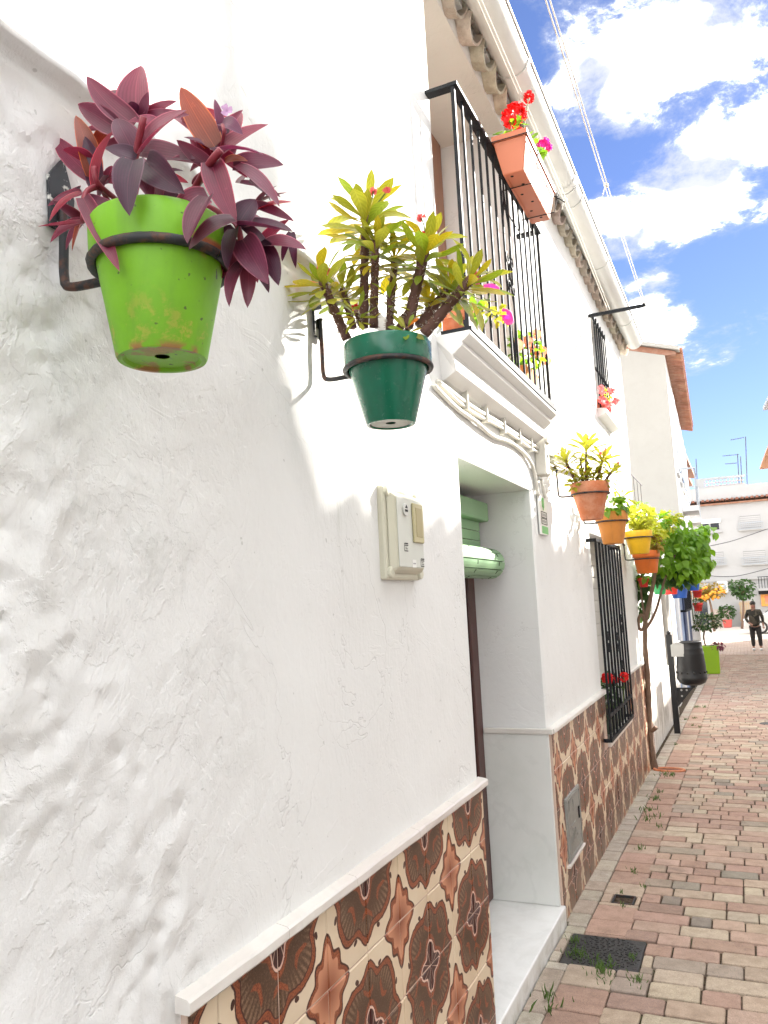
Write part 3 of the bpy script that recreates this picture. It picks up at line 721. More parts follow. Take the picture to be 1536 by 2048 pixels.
# lower window: shutters behind a grille
mb = MB(); mb.box((-.20, WINL[0], WINL[2]), (-.158, WINL[1], WINL[3])); sh = mb.build('window_shutter', MCREAM, house)
for i in range(15):
    z = WINL[2] + .03 + i * .095; mb = MB(); mb.box((-.1578, WINL[0] + .05, z), (-.150, WINL[1] - .05, z + .086)); mb.build('slat', MCREAM, sh, bev=.003)
mb = MB(); mb.box((-.155, WINL[0] - .0, WINL[2] - .03), (.035, WINL[1], WINL[2] + .002)); mb.build('window_sill', MCAP, house, bev=.004)
gr = MB(); gx = .062; gy0, gy1, gz0, gz1 = 5.60, 6.78, .60, 1.96
gr.box((gx - .006, gy0, gz0 - .012), (gx + .006, gy1, gz0 + .012)); gr = gr.build('window_grille', MIRON, house)
for z in (gz0 + .16, gz1): mb = MB(); mb.box((gx - .006, gy0, z - .012), (gx + .006, gy1, z + .012)); mb.build('rail', MIRON, gr)
for y in (gy0, gy1):
    for z in (gz0, gz1): mb = MB(); mb.box((-.02, y - .006, z - .012), (gx - .0065, y + .006, z + .012)); mb.build('fixing', MIRON, gr)
nb = 9
for i in range(nb):
    y = gy0 + (gy1 - gy0) * i / (nb - 1); mb = MB(); mb.tube([(gx, y, gz0 + .0125), (gx, y, gz1 - .0125)], .0085, 8); mb.build('bar', MIRON, gr)
for (yy, zz) in ((gy0 + .18, 1.25), (gy0 + .42, 1.38), (gy0 + .66, 1.22), (gy0 + .9, 1.35), (gy0 + .30, .98), (gy0 + .78, 1.0)):
    mb = MB()
    for s_ in (-1, 1):
        for t_ in (-1, 1):
            pts = [V(gx + .004, yy + s_ * (.012 + .022 * math.sin(a * .9)) * (1 - a / 9), zz + t_ * (.012 + .010 * a)) for a in range(7)]
            mb.tube(spline(pts, 3), .005, 6)
    mb.build('scroll', MIRON, gr)
# upper window
mb = MB(); mb.box((-.2, WINU[0], WINU[2]), (-.135, WINU[1], WINU[3])); mb.build('window_pane', MGLASSB, house)
g2 = MB(); g2.box((.004, WINU[0] - .01, 3.46), (.016, WINU[1] + .01, 3.482)); g2 = g2.build('window_grille', MIRON, house)
for z in (WINU[3] - .03, 3.17): mb = MB(); mb.box((.004, WINU[0] - .01, z), (.016, WINU[1] + .01, z + .022)); mb.build('rail', MIRON, g2)
for i in range(6):
    y = WINU[0] + .02 + (WINU[1] - WINU[0] - .04) * i / 5; mb = MB(); mb.tube([(.022, y, WINU[2] + .005), (.022, y, WINU[3] - .002)], .007, 6); mb.build('bar', MIRON, g2)
mb = MB(); mb.prism([(-.1, WINU[0] - .05, 3.13), (.075, WINU[0] - .05, 3.115), (.075, WINU[0] - .05, 3.07), (.0, WINU[0] - .05, 3.04), (-.1, WINU[0] - .05, 3.04)], (0, .76, 0)); mb.build('window_sill', MPF, house, bev=.004)

# balcony slab with moulding
BY0, BY1 = 2.70, 4.205
balc = MB(); prof = [(-.01, 2.285), (.020, 2.295), (.060, 2.335), (.066, 2.342), (.066, 2.425), (.072, 2.432), (.100, 2.472), (.104, 2.478), (.104, 2.500), (.110, 2.506), (.133, 2.536), (.136, 2.540), (.136, 2.566), (-.01, 2.566)]
prof = [(x, 2.566 - (2.566 - z) * .60) for x, z in prof]; n = len(prof)
balc.add([(x, BY0 + (.03 if z < 2.46 else 0) * 1, z) for x, z in prof] + [(x, BY1 - (.03 if z < 2.46 else 0), z) for x, z in prof], [tuple(range(n)), tuple(range(2 * n - 1, n - 1, -1))] + [(i, n + i, n + i + 1, i + 1) for i in range(n - 1)])
balc = balc.build('balcony', MPF, house, bev=.003)
mb = MB(); mb.box((-.395, BALC[0], 2.5665), (.02, BALC[1], 2.602)); mb.build('balcony_floor', MTERRA, balc)
RX = .112
rl = MB(); rl.box((.02, BY0 + .01, 2.567), (RX + .028, BY1 - .01, 2.583)); rl = rl.build('railing', MIRON, balc)
for q in (((RX - .004, BY0 + .015, 2.5832), (RX + .018, BY1 - .015, 2.612)), ((RX - .02, 2.745, 3.567), (RX + .02, 4.175, 3.581)), ((.0, 2.745, 3.566), (RX - .0201, 2.785, 3.580)), ((.0, 4.135, 3.566), (RX - .0201, 4.175, 3.580))): mb = MB(); mb.box(*q); mb.build('rail', MIRON, rl)
nb = 14
for i in range(nb):
    y = 2.757 + (4.163 - 2.757) * i / (nb - 1)
    w = .0075 if i in (0, nb - 1) else .0046
    mb = MB(); mb.box((RX - w, y - w, 2.6125), (RX + w, y + w, 3.5665)); mb.build('bar', MIRON, rl)
def curl(cy, cz, s, t, r=.03):                               # one S scroll
    pts = []
    for k in range(15):
        a = k / 14 * 2.2 * math.pi; rr = r * (1 - .62 * k / 14); pts.append(V(RX + .004, cy + s * (math.sin(a) * rr), cz + t * (math.cos(a) * rr)))
    return pts
yc = 2.757 + (4.163 - 2.757) * 6.5 / 13
mb = MB()
for s_ in (-1, 1):
    for t_, zc in ((1, 3.13), (-1, 3.0)): mb.tube(curl(yc + s_ * .034, zc, s_, t_), .0048, 6)
    mb.tube(spline([(RX, yc + s_ * .06, 2.9), (RX, yc + s_ * .02, 3.02), (RX, yc + s_ * .004, 3.07), (RX, yc + s_ * .02, 3.12), (RX, yc + s_ * .058, 3.28), (RX, yc + s_ * .01, 3.42), (RX, yc, 3.56)], 5), .0048, 6)
    mb.tube(spline([(RX, yc + s_ * .06, 2.9), (RX, yc + s_ * .02, 2.75), (RX, yc, 2.62)], 5), .0048, 6)
mb.build('scroll', MIRON, rl)
# balcony door: wooden frame, shutter
bd = MB(); bd.box((-.45, BALC[0], 2.6025), (-.40, 3.84, 4.08)); bd = bd.build('balcony_door', MCREAM, house)
for (a, b, c, e) in ((3.84, 4.0645, 2.6025, 4.159), (BALC[0] + .001, BALC[0] + .10, 2.6025, 4.159), (BALC[0] + .10, 3.84, 4.06, 4.159)):
    mb = MB(); mb.box((-.47, a, c), (-.385, b, e)); mb.box((-.385, a + .02, c), (-.372, b - .03, e)); mb.build('frame', MWOODL, bd, bev=.006)
for i in range(13):
    mb = MB(); mb.box((-.3995, BALC[0] + .11, 2.62 + i * .11), (-.39, 3.83, 2.62 + i * .11 + .1)); mb.build('slat', MCREAM, bd, bev=.003)

# eave: curved clay tiles, roof, gutter
def half_tile(L, r0, r1, n=8, th=.012):
    vs = []; fs = []
    for j, (xx, rr) in enumerate(((0, r0), (L, r1))):
        for q in (rr, rr - th):
            for k in range(n + 1):
                a = math.pi * k / n; vs.append((xx, -math.cos(a) * q, math.sin(a) * q))
    m = n + 1
    for k in range(n):
        fs += [(k, 2 * m + k, 2 * m + k + 1, k + 1), (m + k, m + k + 1, 3 * m + k + 1, 3 * m + k), (k, k + 1, m + k + 1, m + k), (2 * m + k, 3 * m + k, 3 * m + k + 1, 2 * m + k + 1)]
    fs += [(0, m, 3 * m, 2 * m), (n, 2 * m + n, 3 * m + n, m + n)]
    return vs, fs
def tmesh_make(mat, L=.42, r0=.075, r1=.092):
    v, f = half_tile(L, r0, r1); me = bpy.data.meshes.new('roof_tile'); me.from_pydata(v, [], f); me.materials.append(mat.m); me.polygons.foreach_set('use_smooth', [False] * len(f)); return me
RT = tmesh_make(MROOF)
slope = R(17)
def qrot(flip=False, sl=slope):                              # tile length runs down the slope toward +x
    m_ = Matrix.Rotation(sl, 4, 'Y')
    if flip: m_ = m_ @ Matrix.Rotation(math.pi, 4, 'X')
    return m_.to_quaternion()
y = -1.0
while y < YE + .1:
    for rowi in range(2):
        base = V(-.33 - rowi * .36, y, 4.33 + rowi * .11)
        c = jit((1, .97, .93), .18)
        o = inst('roof_tile', RT, house, base + V(rnd(-.012, .012), rnd(-.006, .006), .035), qrot(), color=c)
        o = inst('roof_tile', RT, house, base + V(rnd(-.008, .015), .1, .022), qrot(True), color=jit((1, .95, .9), .2))
    y += .2
mb = MB(); mb.prism([(-.02, -3.5, 4.235), (-.02, -3.5, 4.262), (-4, -3.5, 5.48), (-4, -3.5, 5.40)], (0, YE + 3.5, 0)); mb.prism([(-4, -3.5, 5.40), (-4, -3.5, 5.48), (-7.2, -3.5, 4.3), (-7.2, -3.5, 4.235)], (0, YE + 3.5, 0)); mb.build('roof', MROOF, house)
mb = MB()                                                    # ragged mortar under the tiles
yy = -1.
while yy < YE:
    w = rnd(.03, .09); mb.box((-.02, yy, 4.228 - rnd(0, .012)), (.045 + rnd(-.012, .02), yy + w, 4.262 + rnd(0, .012))); yy += w + .002
stuff(mb.build('eave_mortar', MPF, house))
GC = V(.140, 0, 4.285); GR = .084
def gz_g(y): return 4.285 + .006 * math.sin(y * .8)
gut = MB(); pr = []
for k in range(13):
    a = math.pi + math.pi * k / 12; pr.append((GC.x + GR * math.cos(a), GR * math.sin(a)))
pr = [(pr[0][0], .012)] + pr + [(pr[-1][0], .004), (pr[-1][0] + .008, .008), (pr[-1][0] + .008, -.006), (pr[-1][0], -.008)]
inner = [(x if i else x, z) for i, (x, z) in enumerate([(GC.x + (GR - .004) * math.cos(math.pi * 2 - math.pi * k / 12), (GR - .004) * math.sin(math.pi * 2 - math.pi * k / 12)) for k in range(13)])]
pr = pr + inner
N_ = 24; ysg = [-1.2 + (8.74 + 1.2) * j / N_ for j in range(N_ + 1)]; m_ = len(pr)
gut.add([(x, yg, gz_g(yg) + z) for yg in ysg for x, z in pr], [(j * m_ + i, (j + 1) * m_ + i, (j + 1) * m_ + i + 1, j * m_ + i + 1) for j in range(N_) for i in range(m_ - 1)])
gutter = gut.build('gutter', MGUT, house, smooth=True)
cp = MB(); cp.prism([(GC.x + (GR - .001) * math.cos(math.pi + math.pi * k / 12), 8.736, gz_g(8.74) + (GR - .001) * math.sin(math.pi + math.pi * k / 12)) for k in range(13)], (0, .006, 0)); cp.build('end_cap', MGUT, gutter)
for yb in (.9, 2.2, 3.72, 5.02, 5.22, 6.35, 7.9):
    b = MB(); vs = []; w = .011
    for k in range(11):
        a = math.pi * .93 + math.pi * 1.1 * k / 10
        for q in (GR + .001, GR + .006):
            for dyy in (-w, w): vs.append((GC.x + q * math.cos(a), yb + dyy, gz_g(yb) + q * math.sin(a)))
    fs = []
    for k in range(10):
        a = k * 4; fs += [(a + 2, a + 3, a + 7, a + 6), (a, a + 4, a + 5, a + 1), (a, a + 2, a + 6, a + 4), (a + 1, a + 5, a + 7, a + 3)]
    b.add(vs, fs); b.bar((GC.x - GR - .003, yb, gz_g(yb) + .012), (-.02, yb, 4.30), .016, .005); b.build('gutter_strap', MGUT, gutter)
# sleeve joint
b = MB(); b.tube([(GC.x, 4.93, gz_g(5) - .002), (GC.x, 5.0, gz_g(5) - .002)], GR + .001, 20); 
vs = []; fs = []
for yb in (4.93, 5.0):
    for k in range(13):
        a = math.pi + math.pi * k / 12; vs.append((GC.x + (GR + .0035) * math.cos(a), yb, gz_g(yb) + (GR + .0035) * math.sin(a)))
b = MB(); b.add(vs, [(k, 13 + k, 14 + k, k + 1) for k in range(12)]); b.build('gutter_sleeve', MGUT, gutter, smooth=True)

# cables painted over, under the balcony
cab = thing('cable_run', 'whitewashed electric cables clipped under the balcony, drooping to a box', 'cable', (0.02, 2.6, 2.35))
def cable(pts, r, name='cable'):
    b = MB(); b.tube(spline(pts, 10), r, 7); b.build(name, MCABLE, cab, smooth=True)
cable([(.014, 2.66, 2.38), (.018, 3.0, 2.365), (.018, 3.5, 2.378), (.018, 4.0, 2.38), (.02, 4.2, 2.385)], .010)
cable([(.014, 2.66, 2.375), (.016, 3.0, 2.345), (.02, 3.5, 2.36), (.02, 4.0, 2.355), (.02, 4.2, 2.36)], .008)
cable([(.012, 2.62, 2.355), (.012, 2.85, 2.325), (.014, 3.1, 2.315), (.012, 3.35, 2.30), (.014, 3.65, 2.32), (.012, 3.95, 2.305), (.012, 4.1, 2.25), (.012, 4.16, 2.12)], .010)
cable([(.016, 4.30, 2.385), (.016, 4.6, 2.40), (.014, 5.0, 2.41), (.012, 5.7, 2.42)], .012); cable([(.018, 4.30, 2.35), (.018, 4.7, 2.36), (.014, 5.2, 2.385), (.012, 5.7, 2.395)], .010)
cable([(.014, 4.25, 2.22), (.016, 4.30, 2.13), (.012, 4.33, 2.17), (.012, 4.36, 2.2)], .008)
for yk in (2.95, 3.22, 3.5, 3.78, 4.02):
    b = MB(); b.box((.004, yk, 2.335), (.034, yk + .014, 2.415)); b.build('cable_clip', MCABLE, cab, bev=.004)
jb = thing('junction_box', 'small whitewashed junction box at the end of the cable run', 'electrical box', (.0, 4.22, 2.2))
b = MB(); b.box((.002, 4.19, 2.235), (.062, 4.285, 2.435)); b.build('case', MCABLE, jb, bev=.008)
b = MB(); b.box((.055, 4.2, 2.41), (.075, 4.275, 2.45)); b.build('lid', MCABLE, jb, bev=.006)
b = MB(); b.box((.0625, 4.215, 2.33), (.064, 4.25, 2.35)); b.build('slot', MDARK, jb)
# ------------------------------------------------------------------ houses across the street (out of frame; they shade the lower wall)
def window(parent, x, y, z, w, h, face=1, mat=None):          # a window in a wall that runs along y; face = +1 looks to -x
    b = MB(); b.box((x - .03 * face, y, z), (x + .05 * face, y + w, z + h)); f = b.build('window', MPF, parent)
    b = MB(); b.box((x - .034 * face, y + .06, z + .06), (x - .03 * face, y + w - .06, z + h - .06)); b.build('pane', mat or MGLASS, f)
def opp_house(name, label, x, y0, y1, zt, over, depth=5, wallm=MPF, soff=None, tiles_=True, z0=-1.2):
    h = thing(name, label, 'house', (x, (y0 + y1) / 2, gz(y0)))
    b = MB(); b.box((x, y0, z0), (x + depth, y1, zt - .02)); b.build('wall', wallm, h)
    b = MB(); b.prism([(x - over + .06, y0, zt + .02), (x - over + .06, y0, zt + .10), (x + depth / 2, y0, zt + .9), (x + depth, y0, zt + .1), (x + depth, y0, zt - .019), (x, y0, zt - .019)], (0, y1 - y0, 0)); b.build('roof', soff or MROOFR, h)
    if tiles_:
        me = OPT; y = y0 + .05
        while y < y1 - .05:
            o = inst('roof_tile', me, h, (x - over + .30, y, zt + .15), Matrix.Rotation(math.pi, 4, 'Z').to_quaternion() @ Matrix.Rotation(R(17), 4, 'Y').to_quaternion(), color=jit((1, .95, .9), .15)); y += .23
    return h
OPT = tmesh_make(MROOFR, .45, .085, .105)
hA = opp_house('tall_house', 'taller white house across the street with a shadow casting stack on its roof edge', 3.2, -2.5, 6.60, 5.50, .35)
for y in (.5, 3.2): window(hA, 3.2, y, 1.2, .9, 1.2); window(hA, 3.2, y, 3.9, .9, 1.2)
b = MB(); b.lathe([(.135, 0), (.135, .42), (.07, .52), (.05, .60), (.05, 1.3), (.09, 1.32), (.09, 1.38), (.0, 1.44)], (2.98, 6.56, 5.60), 16); b.build('shadow_stack', MPF, hA, smooth=True)  # unseen stack, shaped to cast the soft shadow on the upper wall
b = MB(); b.box((2.86, 6.40, -.3), (3.19, 6.599, 5.48)); b.build('shade_pier', MPF, hA)  # added under the eave end to block a leak of sun
hB = opp_house('low_house', 'low white house across the street with red tiled eave', 3.2, 6.63, 13.5, 4.90, .36)
b = MB(); b.prism([(2.86, 6.622, 4.95), (2.86, 6.622, 5.55), (2.86, 6.95, 4.95)], (.3, 0, 0)); b.build('verge', MPF, hB)  # unseen wedge added to slant the shade edge cast on the wall
for y in (7.6, 10.4): window(hB, 3.2, y, 1.1, .9, 1.2); window(hB, 3.2, y, 3.4, .9, 1.1)
b = MB(); b.box((3.16, 9.0, -.2), (3.25, 9.95, 2.1)); b.build('door', MWOOD, hB)
hG = tag(MB().box((2.9, 13.505, -.6), (3.5, 21.95, 3.60)).build('garden_wall', MPF), 'white garden wall across the street between two houses', 'wall')
hC = opp_house('corner_house', 'house across the street with orange eave at the square', 2.5, 22.0, 27.0, 5.26, .02, depth=1.6, wallm=MPF, soff=MPEACH, tiles_=False)
b = MB(); b.prism([(1.814, 27.0, 5.224), (1.93, 22.79, 5.224), (2.02, 21.9, 5.224), (2.51, 21.9, 5.224), (2.51, 27.0, 5.224)], (0, 0, .05)); b.build('eave', MPEACH, hC)  # reflected warm light on the underside is put into the orange colour
b = MB(); b.box((2.6, 22.05, 5.3), (4.1, 26.9, 7.06)); b.build('upper_wall', MPF, hC)
b = MB(); b.prism([(2.08, 27, 7.063), (2.26, 24.3, 7.063), (2.5, 21.9, 7.063), (4.2, 21.9, 7.063), (4.2, 27, 7.063)], (0, 0, .1)); b.build('upper_eave', MGREYSH, hC)
for y in (22.6, 24.8): window(hC, 2.5, y, 1.0, 1.0, 1.3); window(hC, 2.5, y, 3.4, 1.0, 1.2)
hD = opp_house('square_house', 'plain white house across the street where the street opens', 2.75, 27.05, 40, 5.4, .2, tiles_=False, z0=-1.5)
for y in (28.5, 32, 36): window(hD, 2.75, y, .4, 1.0, 1.3); window(hD, 2.75, y, 3.2, 1.0, 1.3)

# ------------------------------------------------------------------ our side beyond the white house
tw = thing('terrace_wall', 'white terrace wall with stained plinth beyond the white house', 'wall', (-.1, 10.5, gz(10.5)))
b = MB(); b.box((-.45, YE + .015, -.6), (-.03, 12.4, .52)); b.build('plinth', MSTW, tw, bev=.02)
b = MB(); b.box((-.42, YE + .015, .521), (-.14, 12.4, 2.55)); b.build('wall', MPF, tw)
b = MB(); b.box((-.45, YE + .015, 2.551), (-.10, 12.4, 2.60)); b.build('coping', MPF, tw)
rr = MB(); rr.bar((-.26, YE + .1, 3.18), (-.26, 12.3, 3.18), .012, .012); rr = rr.build('railing', MRUST, tw)
y = YE + .12
while y < 12.3:
    b = MB(); b.tube([(-.26, y, 2.6), (-.26, y, 3.17)], .004, 5); b.build('bar', MRUST, rr); y += .42
lh = thing('blue_and_white_house', 'low house front with white pilasters and pale blue panels', 'house', (-.12, 15, gz(15)))
b = MB(); b.box((-3, 12.42, -.8), (-.16, 18.6, 2.62)); b.build('wall', MPF, lh)
for (a, e, m_, x) in ((12.42, 12.95, MPB, -.08), (13.25, 13.75, MPF, -.08), (13.80, 14.75, MBLUEW, -.13), (14.8, 15.2, MPF, -.08), (15.25, 16.4, MBLUEW, -.12), (16.45, 17.0, MNAVY, -.09), (17.1, 17.6, MPF, -.1), (17.65, 18.55, MNAVY, -.11)):
    b = MB(); b.box((-.161, a, -.8), (x, e, 2.5)); b.build('pilaster' if m_ in (MPF, MPB) else 'panel', m_, lh)
b = MB(); b.box((-.3, 12.42, 2.621), (-.05, 18.6, 2.70)); b.build('cornice', MPF, lh)
ggr = MB(); ggr.box((-.02, 15.5, 1.2), (.0, 17.34, 1.24)); ggr = ggr.build('window_grille', MIRON, lh)
for q in (((-.02, 15.5, 1.2402), (.0, 15.54, 2.35)), ((-.02, 17.3, 1.2402), (.0, 17.34, 2.35)), ((-.02, 15.5405, 2.31), (.0, 17.2995, 2.35)), ((-.12, 15.5, 1.2), (-.0205, 15.54, 1.24))): b = MB(); b.box(*q); b.build('rail', MIRON, ggr)
for i in range(11): b = MB(); b.box((-.02, 15.66 + i * .15, 1.2405), (-.002, 15.69 + i * .15, 2.3095)); b.build('bar', MIRON, ggr)
# gable house
gh = thing('gable_house', 'tall house with blank beige gable wall and red tiled eave', 'house', (-.15, 19, gz(19)))
P0 = V(-.15, 18.72, 0); zt = 6.95
P1 = hitp(1362.4, 860, 2, zt); P1 = V(P1.x, P1.y, 0); fd = (P1 - P0).normalized(); FL = (P1 - P0).length
fn = V(fd.y, -fd.x, 0)                                         # out of the front, to the street
b = MB(); q = P0 + V(-7.0, 0, 0)
b.add([(P0.x, P0.y, -1), (q.x, q.y, -1), (q.x, q.y, zt), (-3.4, P0.y, zt + 1.05), (P0.x, P0.y, zt)], [(4, 3, 2, 1, 0)]); b.build('gable_wall', MPB, gh)
b = MB(); e_ = P0 + fd * FL; b.add([(P0.x, P0.y, -1), (e_.x, e_.y, -1), (e_.x, e_.y, zt), (P0.x, P0.y, zt)], [(0, 1, 2, 3)]); b.build('front_wall', MPF, gh)
def fbox(t0, t1, z0, z1, d0, d1, name, mat, parent, bev=None):
    b = MB(); c = []
    for z in (z0, z1):
        for (t, d) in ((t0, d0), (t0, d1), (t1, d1), (t1, d0)): p = P0 + fd * t + fn * d; c.append((p.x, p.y, z))
    b.hexa(c); return b.build(name, mat, parent, bev=bev)
for k, t in enumerate((.5, 2.4, 4.3, 6.2, 8.0)):
    if t + 1.1 > FL: break
    w_ = fbox(t, t + 1.0, 4.3, 6.3, .002, .05, 'window', MPF, gh); fbox(t + .08, t + .48, 4.4, 6.2, .05, .075, 'shutter', MGREYSH, w_); fbox(t + .52, t + .92, 4.4, 6.2, .05, .075, 'shutter', MBLUEW, w_)
    w_ = fbox(t, t + 1.0, .8, 3.2, .002, .05, 'window', MPF, gh); fbox(t + .08, t + .92, .9, 3.1, .05, .06, 'pane', MGLASS, w_)
for t in (2.2, 6.0):
    if t + 1.6 > FL: break
    bl = fbox(t, t + 1.5, 3.55, 3.68, .002, .38, 'balcony', MPF, gh)
    for k in range(9): fbox(t + .02 + k * .18, t + .04 + k * .18, 3.68, 4.6, .35, .37, 'bar', MGREYSH, bl)
    fbox(t, t + 1.5, 4.6, 4.64, .34, .38, 'rail', MGREYSH, bl); fbox(t, t + .03, 4.6, 4.64, .0, .34, 'rail', MGREYSH, bl)
# its roof: verge along the gable and tiled eave over the street
b = MB(); b.prism([P0 + fn * .02 + V(0, 0, zt), P0 + fn * .24 + V(0, 0, zt - .01), P0 + fn * .24 + V(0, 0, zt + .06), V(-3.4, P0.y, zt + 1.2), V(-3.4, P0.y, zt + 1.06)], fd * FL - fn * 0); b.build('roof', MROOFR, gh)
b = MB(); b.prism([P0 + fn * .32 + V(0, -.1, zt + .05), P0 + fn * .32 + V(0, -.1, zt + .14), V(-3.4, P0.y - .1, zt + 1.30), V(-3.4, P0.y - .1, zt + 1.21)], V(0, .28, 0)); b.build('verge', MPB, gh)
GT = tmesh_make(MROOFR, .38, .075, .09); ang = math.atan2(fn.y, fn.x); t = .12
while t < FL:
    p = P0 + fd * t; qr = Matrix.Rotation(ang, 4, 'Z').to_quaternion() @ Matrix.Rotation(R(14), 4, 'Y').to_quaternion()
    inst('roof_tile', GT, gh, p + V(0, 0, zt + .15), qr, color=jit((1.05, .95, .9), .15))
    inst('roof_tile', GT, gh, p + fd * .1 + V(0, 0, zt + .10), qr @ Matrix.Rotation(math.pi, 4, 'X').to_quaternion(), color=jit((1, .9, .85), .2)); t += .21
# two more eaves further along the same side
e2 = P0 + fd * FL; e2x = e2.x - .42; e3x = e2.x - .85
fh = thing('far_white_house', 'white house with red tiled eave beyond the gable house', 'house', (e2x, e2.y, gz(e2.y)))
b = MB(); b.box((-8, e2.y + .02, -1.5), (e2x + .0, e2.y + 7, 6.3)); b.build('wall', MPF, fh)
b = MB(); b.prism([(e2x - .1, e2.y + .02, 6.3), (e2x + .45, e2.y + .02, 6.2), (e2x + .45, e2.y + .02, 6.32), (e2x - 3, e2.y + .02, 7.3)], (0, 7, 0)); b.build('roof', MROOFR, fh)
for k in range(3):
    b = MB(); b.box((e2x - .05, e2.y + 1 + k * 2, 3.6), (e2x + .04, e2.y + 2 + k * 2, 5.4)); f_ = b.build('window', MGREYSH, fh)
    b = MB(); b.box((e2x + .041, e2.y + 1.08 + k * 2, 3.7), (e2x + .05, e2.y + 1.92 + k * 2, 5.3)); b.build('pane', MGLASS, f_)
fh2 = thing('last_house', 'furthest house on the white house side, only its eave showing', 'house', (e3x, e2.y + 8, gz(34)))
b = MB(); b.box((-8, e2.y + 7.03, -1.5), (e3x + .1, e2.y + 12, 6.6)); b.build('wall', MPF, fh2)
b = MB(); b.prism([(e3x - .1, e2.y + 7.03, 6.6), (e3x + .55, e2.y + 7.03, 6.5), (e3x + .55, e2.y + 7.03, 6.65), (e3x - 3, e2.y + 7.03, 7.6)], (0, 5, 0)); b.build('roof', MROOFR, fh2)

# ------------------------------------------------------------------ apartment block closing the square
YB = 51.; FB = lambda px, py: DY(px, py, YB)
zb = gz(YB)
ab = thing('apartment_block', 'white three storey apartment block closing the square, tiled cornice', 'building', (1, YB, zb))
xl, xr = -7., 9.; zc = FB(1460, 1008).z; zr = FB(1460, 975).z
b = MB(); b.box((xl, YB, zb - .5), (xr, YB + 9, zc)); b.build('wall', MFAR, ab)
b = MB(); b.box((xl, YB + .01, zc + .32), (xr, YB + 9, zr + .1)); b.build('parapet', MFAR, ab)
b = MB(); b.box((xl, YB - .25, zc + .002), (xr, YB + 1, zc + .10)); b.build('cornice', MROOFR, ab)
CT = tmesh_make(MROOFR, .5, .085, .10); x = xl + .1
qr = (Matrix.Rotation(-math.pi / 2, 4, 'Z') @ Matrix.Rotation(R(22), 4, 'Y')).to_quaternion()
while x < 5.5:
    inst('roof_tile', CT, ab, (x, YB + .06, zc + .32), qr, color=jit((.7, .55, .5), .1)); x += .27
z2 = FB(1440, 948).z; x0 = FB(1392, 960).x; x1 = FB(1492, 960).x
b = MB(); b.box((x0, YB + 1.5, zr + .101), (x1 - .1, YB + 7, z2 - .9)); b.build('penthouse_wall', MFAR, ab)
b = MB(); b.box((x0 - .15, YB + 1.3, z2 - .899), (x1, YB + 1.45, z2 - .55)); b.build('terrace_parapet', MFAR, ab)
scb = MB(); scb.box((x0 - .15, YB + 1.3, z2 - .13), (x1, YB + 1.45, z2)); scb.box((x0 - .15, YB + 1.3, z2 - .5495), (x0 + .4, YB + 1.45, z2 - .1305)); scr = scb.build('breeze_block_screen', MFAR, ab)
nblk = 11
for k in range(nblk):
    for r_ in range(2):
        xx = x0 + .42 + (x1 - x0 - .5) * k / nblk; b = MB(); zz = z2 - .545 + r_ * .205
        b.box((xx, YB + 1.32, zz), (xx + .045, YB + 1.44, zz + .2)); b.box((xx + .0455, YB + 1.32, zz), (xx + (x1 - x0 - .5) / nblk - .001, YB + 1.44, zz + .045)); b.build('block', MTEXT, scr)
# windows, shutters, sills
def fwin(px0, py0, px1, py1, kind):
    a, c = FB(px0, py0), FB(px1, py1); z1, z0 = a.z, c.z; x0, x1 = a.x, c.x
    b = MB(); b.box((x0, YB - .04, z0), (x1, YB + .05, z1)); f = b.build('window', MFAR, ab)
    if kind == 'glass':
        b = MB(); b.box((x0 + .08, YB - .055, z0 + .1), ((x0 + x1) / 2 - .05, YB - .041, z1 - .28)); b.build('pane', MGLASS, f)
        b = MB(); b.box(((x0 + x1) / 2 + .05, YB - .055, z0 + .1), (x1 - .08, YB - .041, z1 - .28)); b.build('pane', MGLASS, f)
        b = MB(); b.box((x0 - .05, YB - .07, z1 - .26), (x1 + .05, YB - .0405, z1)); b.build('shutter_box', MCREAM, f)
    else:
        b = MB(); b.box((x0 + .05, YB - .055, z0 + .08), (x1 - .05, YB - .041, z1)); sh_ = b.build('roller_shutter', MFSH, f)
        for k in range(6):
            zz = z0 + .1 + (z1 - z0 - .12) * k / 6; b = MB(); b.box((x0 + .06, YB - .065, zz), (x1 - .06, YB - .0555, zz + (z1 - z0) / 6 - .04)); b.build('slat', MFAR, sh_)
        b = MB(); b.box((x0 - .05, YB - .3, z0 + .35), (x1 + .05, YB - .28, z0 + .38)); b.box((x0 - .05, YB - .3, z0 - .02), (x1 + .05, YB - .28, z0 + .01))
        n = 12
        for k in range(n + 1): xx = x0 - .05 + (x1 - x0 + .1) * k / n; b.box((xx - .008, YB - .299, z0 + .01), (xx + .008, YB - .281, z0 + .35))
        for xx in (x0 - .05, x1 + .03): b.box((xx, YB - .28, z0 + .35), (xx + .02, YB - .041, z0 + .37))
        b.build('window_guard', MGREYSH, f)
    b = MB(); b.box((x0 - .08, YB - .16, z0 - .09), (x1 + .08, YB - .0, z0 - .001)); b.build('sill', MFAR, f)
fwin(1397, 1040, 1442, 1062, 'glass'); fwin(1477, 1033, 1525, 1056, 'shut'); fwin(1408, 1106, 1451, 1128, 'shut'); fwin(1484, 1103, 1535, 1126, 'shut')
fwin(1551, 1028, 1600, 1052, 'shut'); fwin(1560, 1100, 1610, 1122, 'glass')
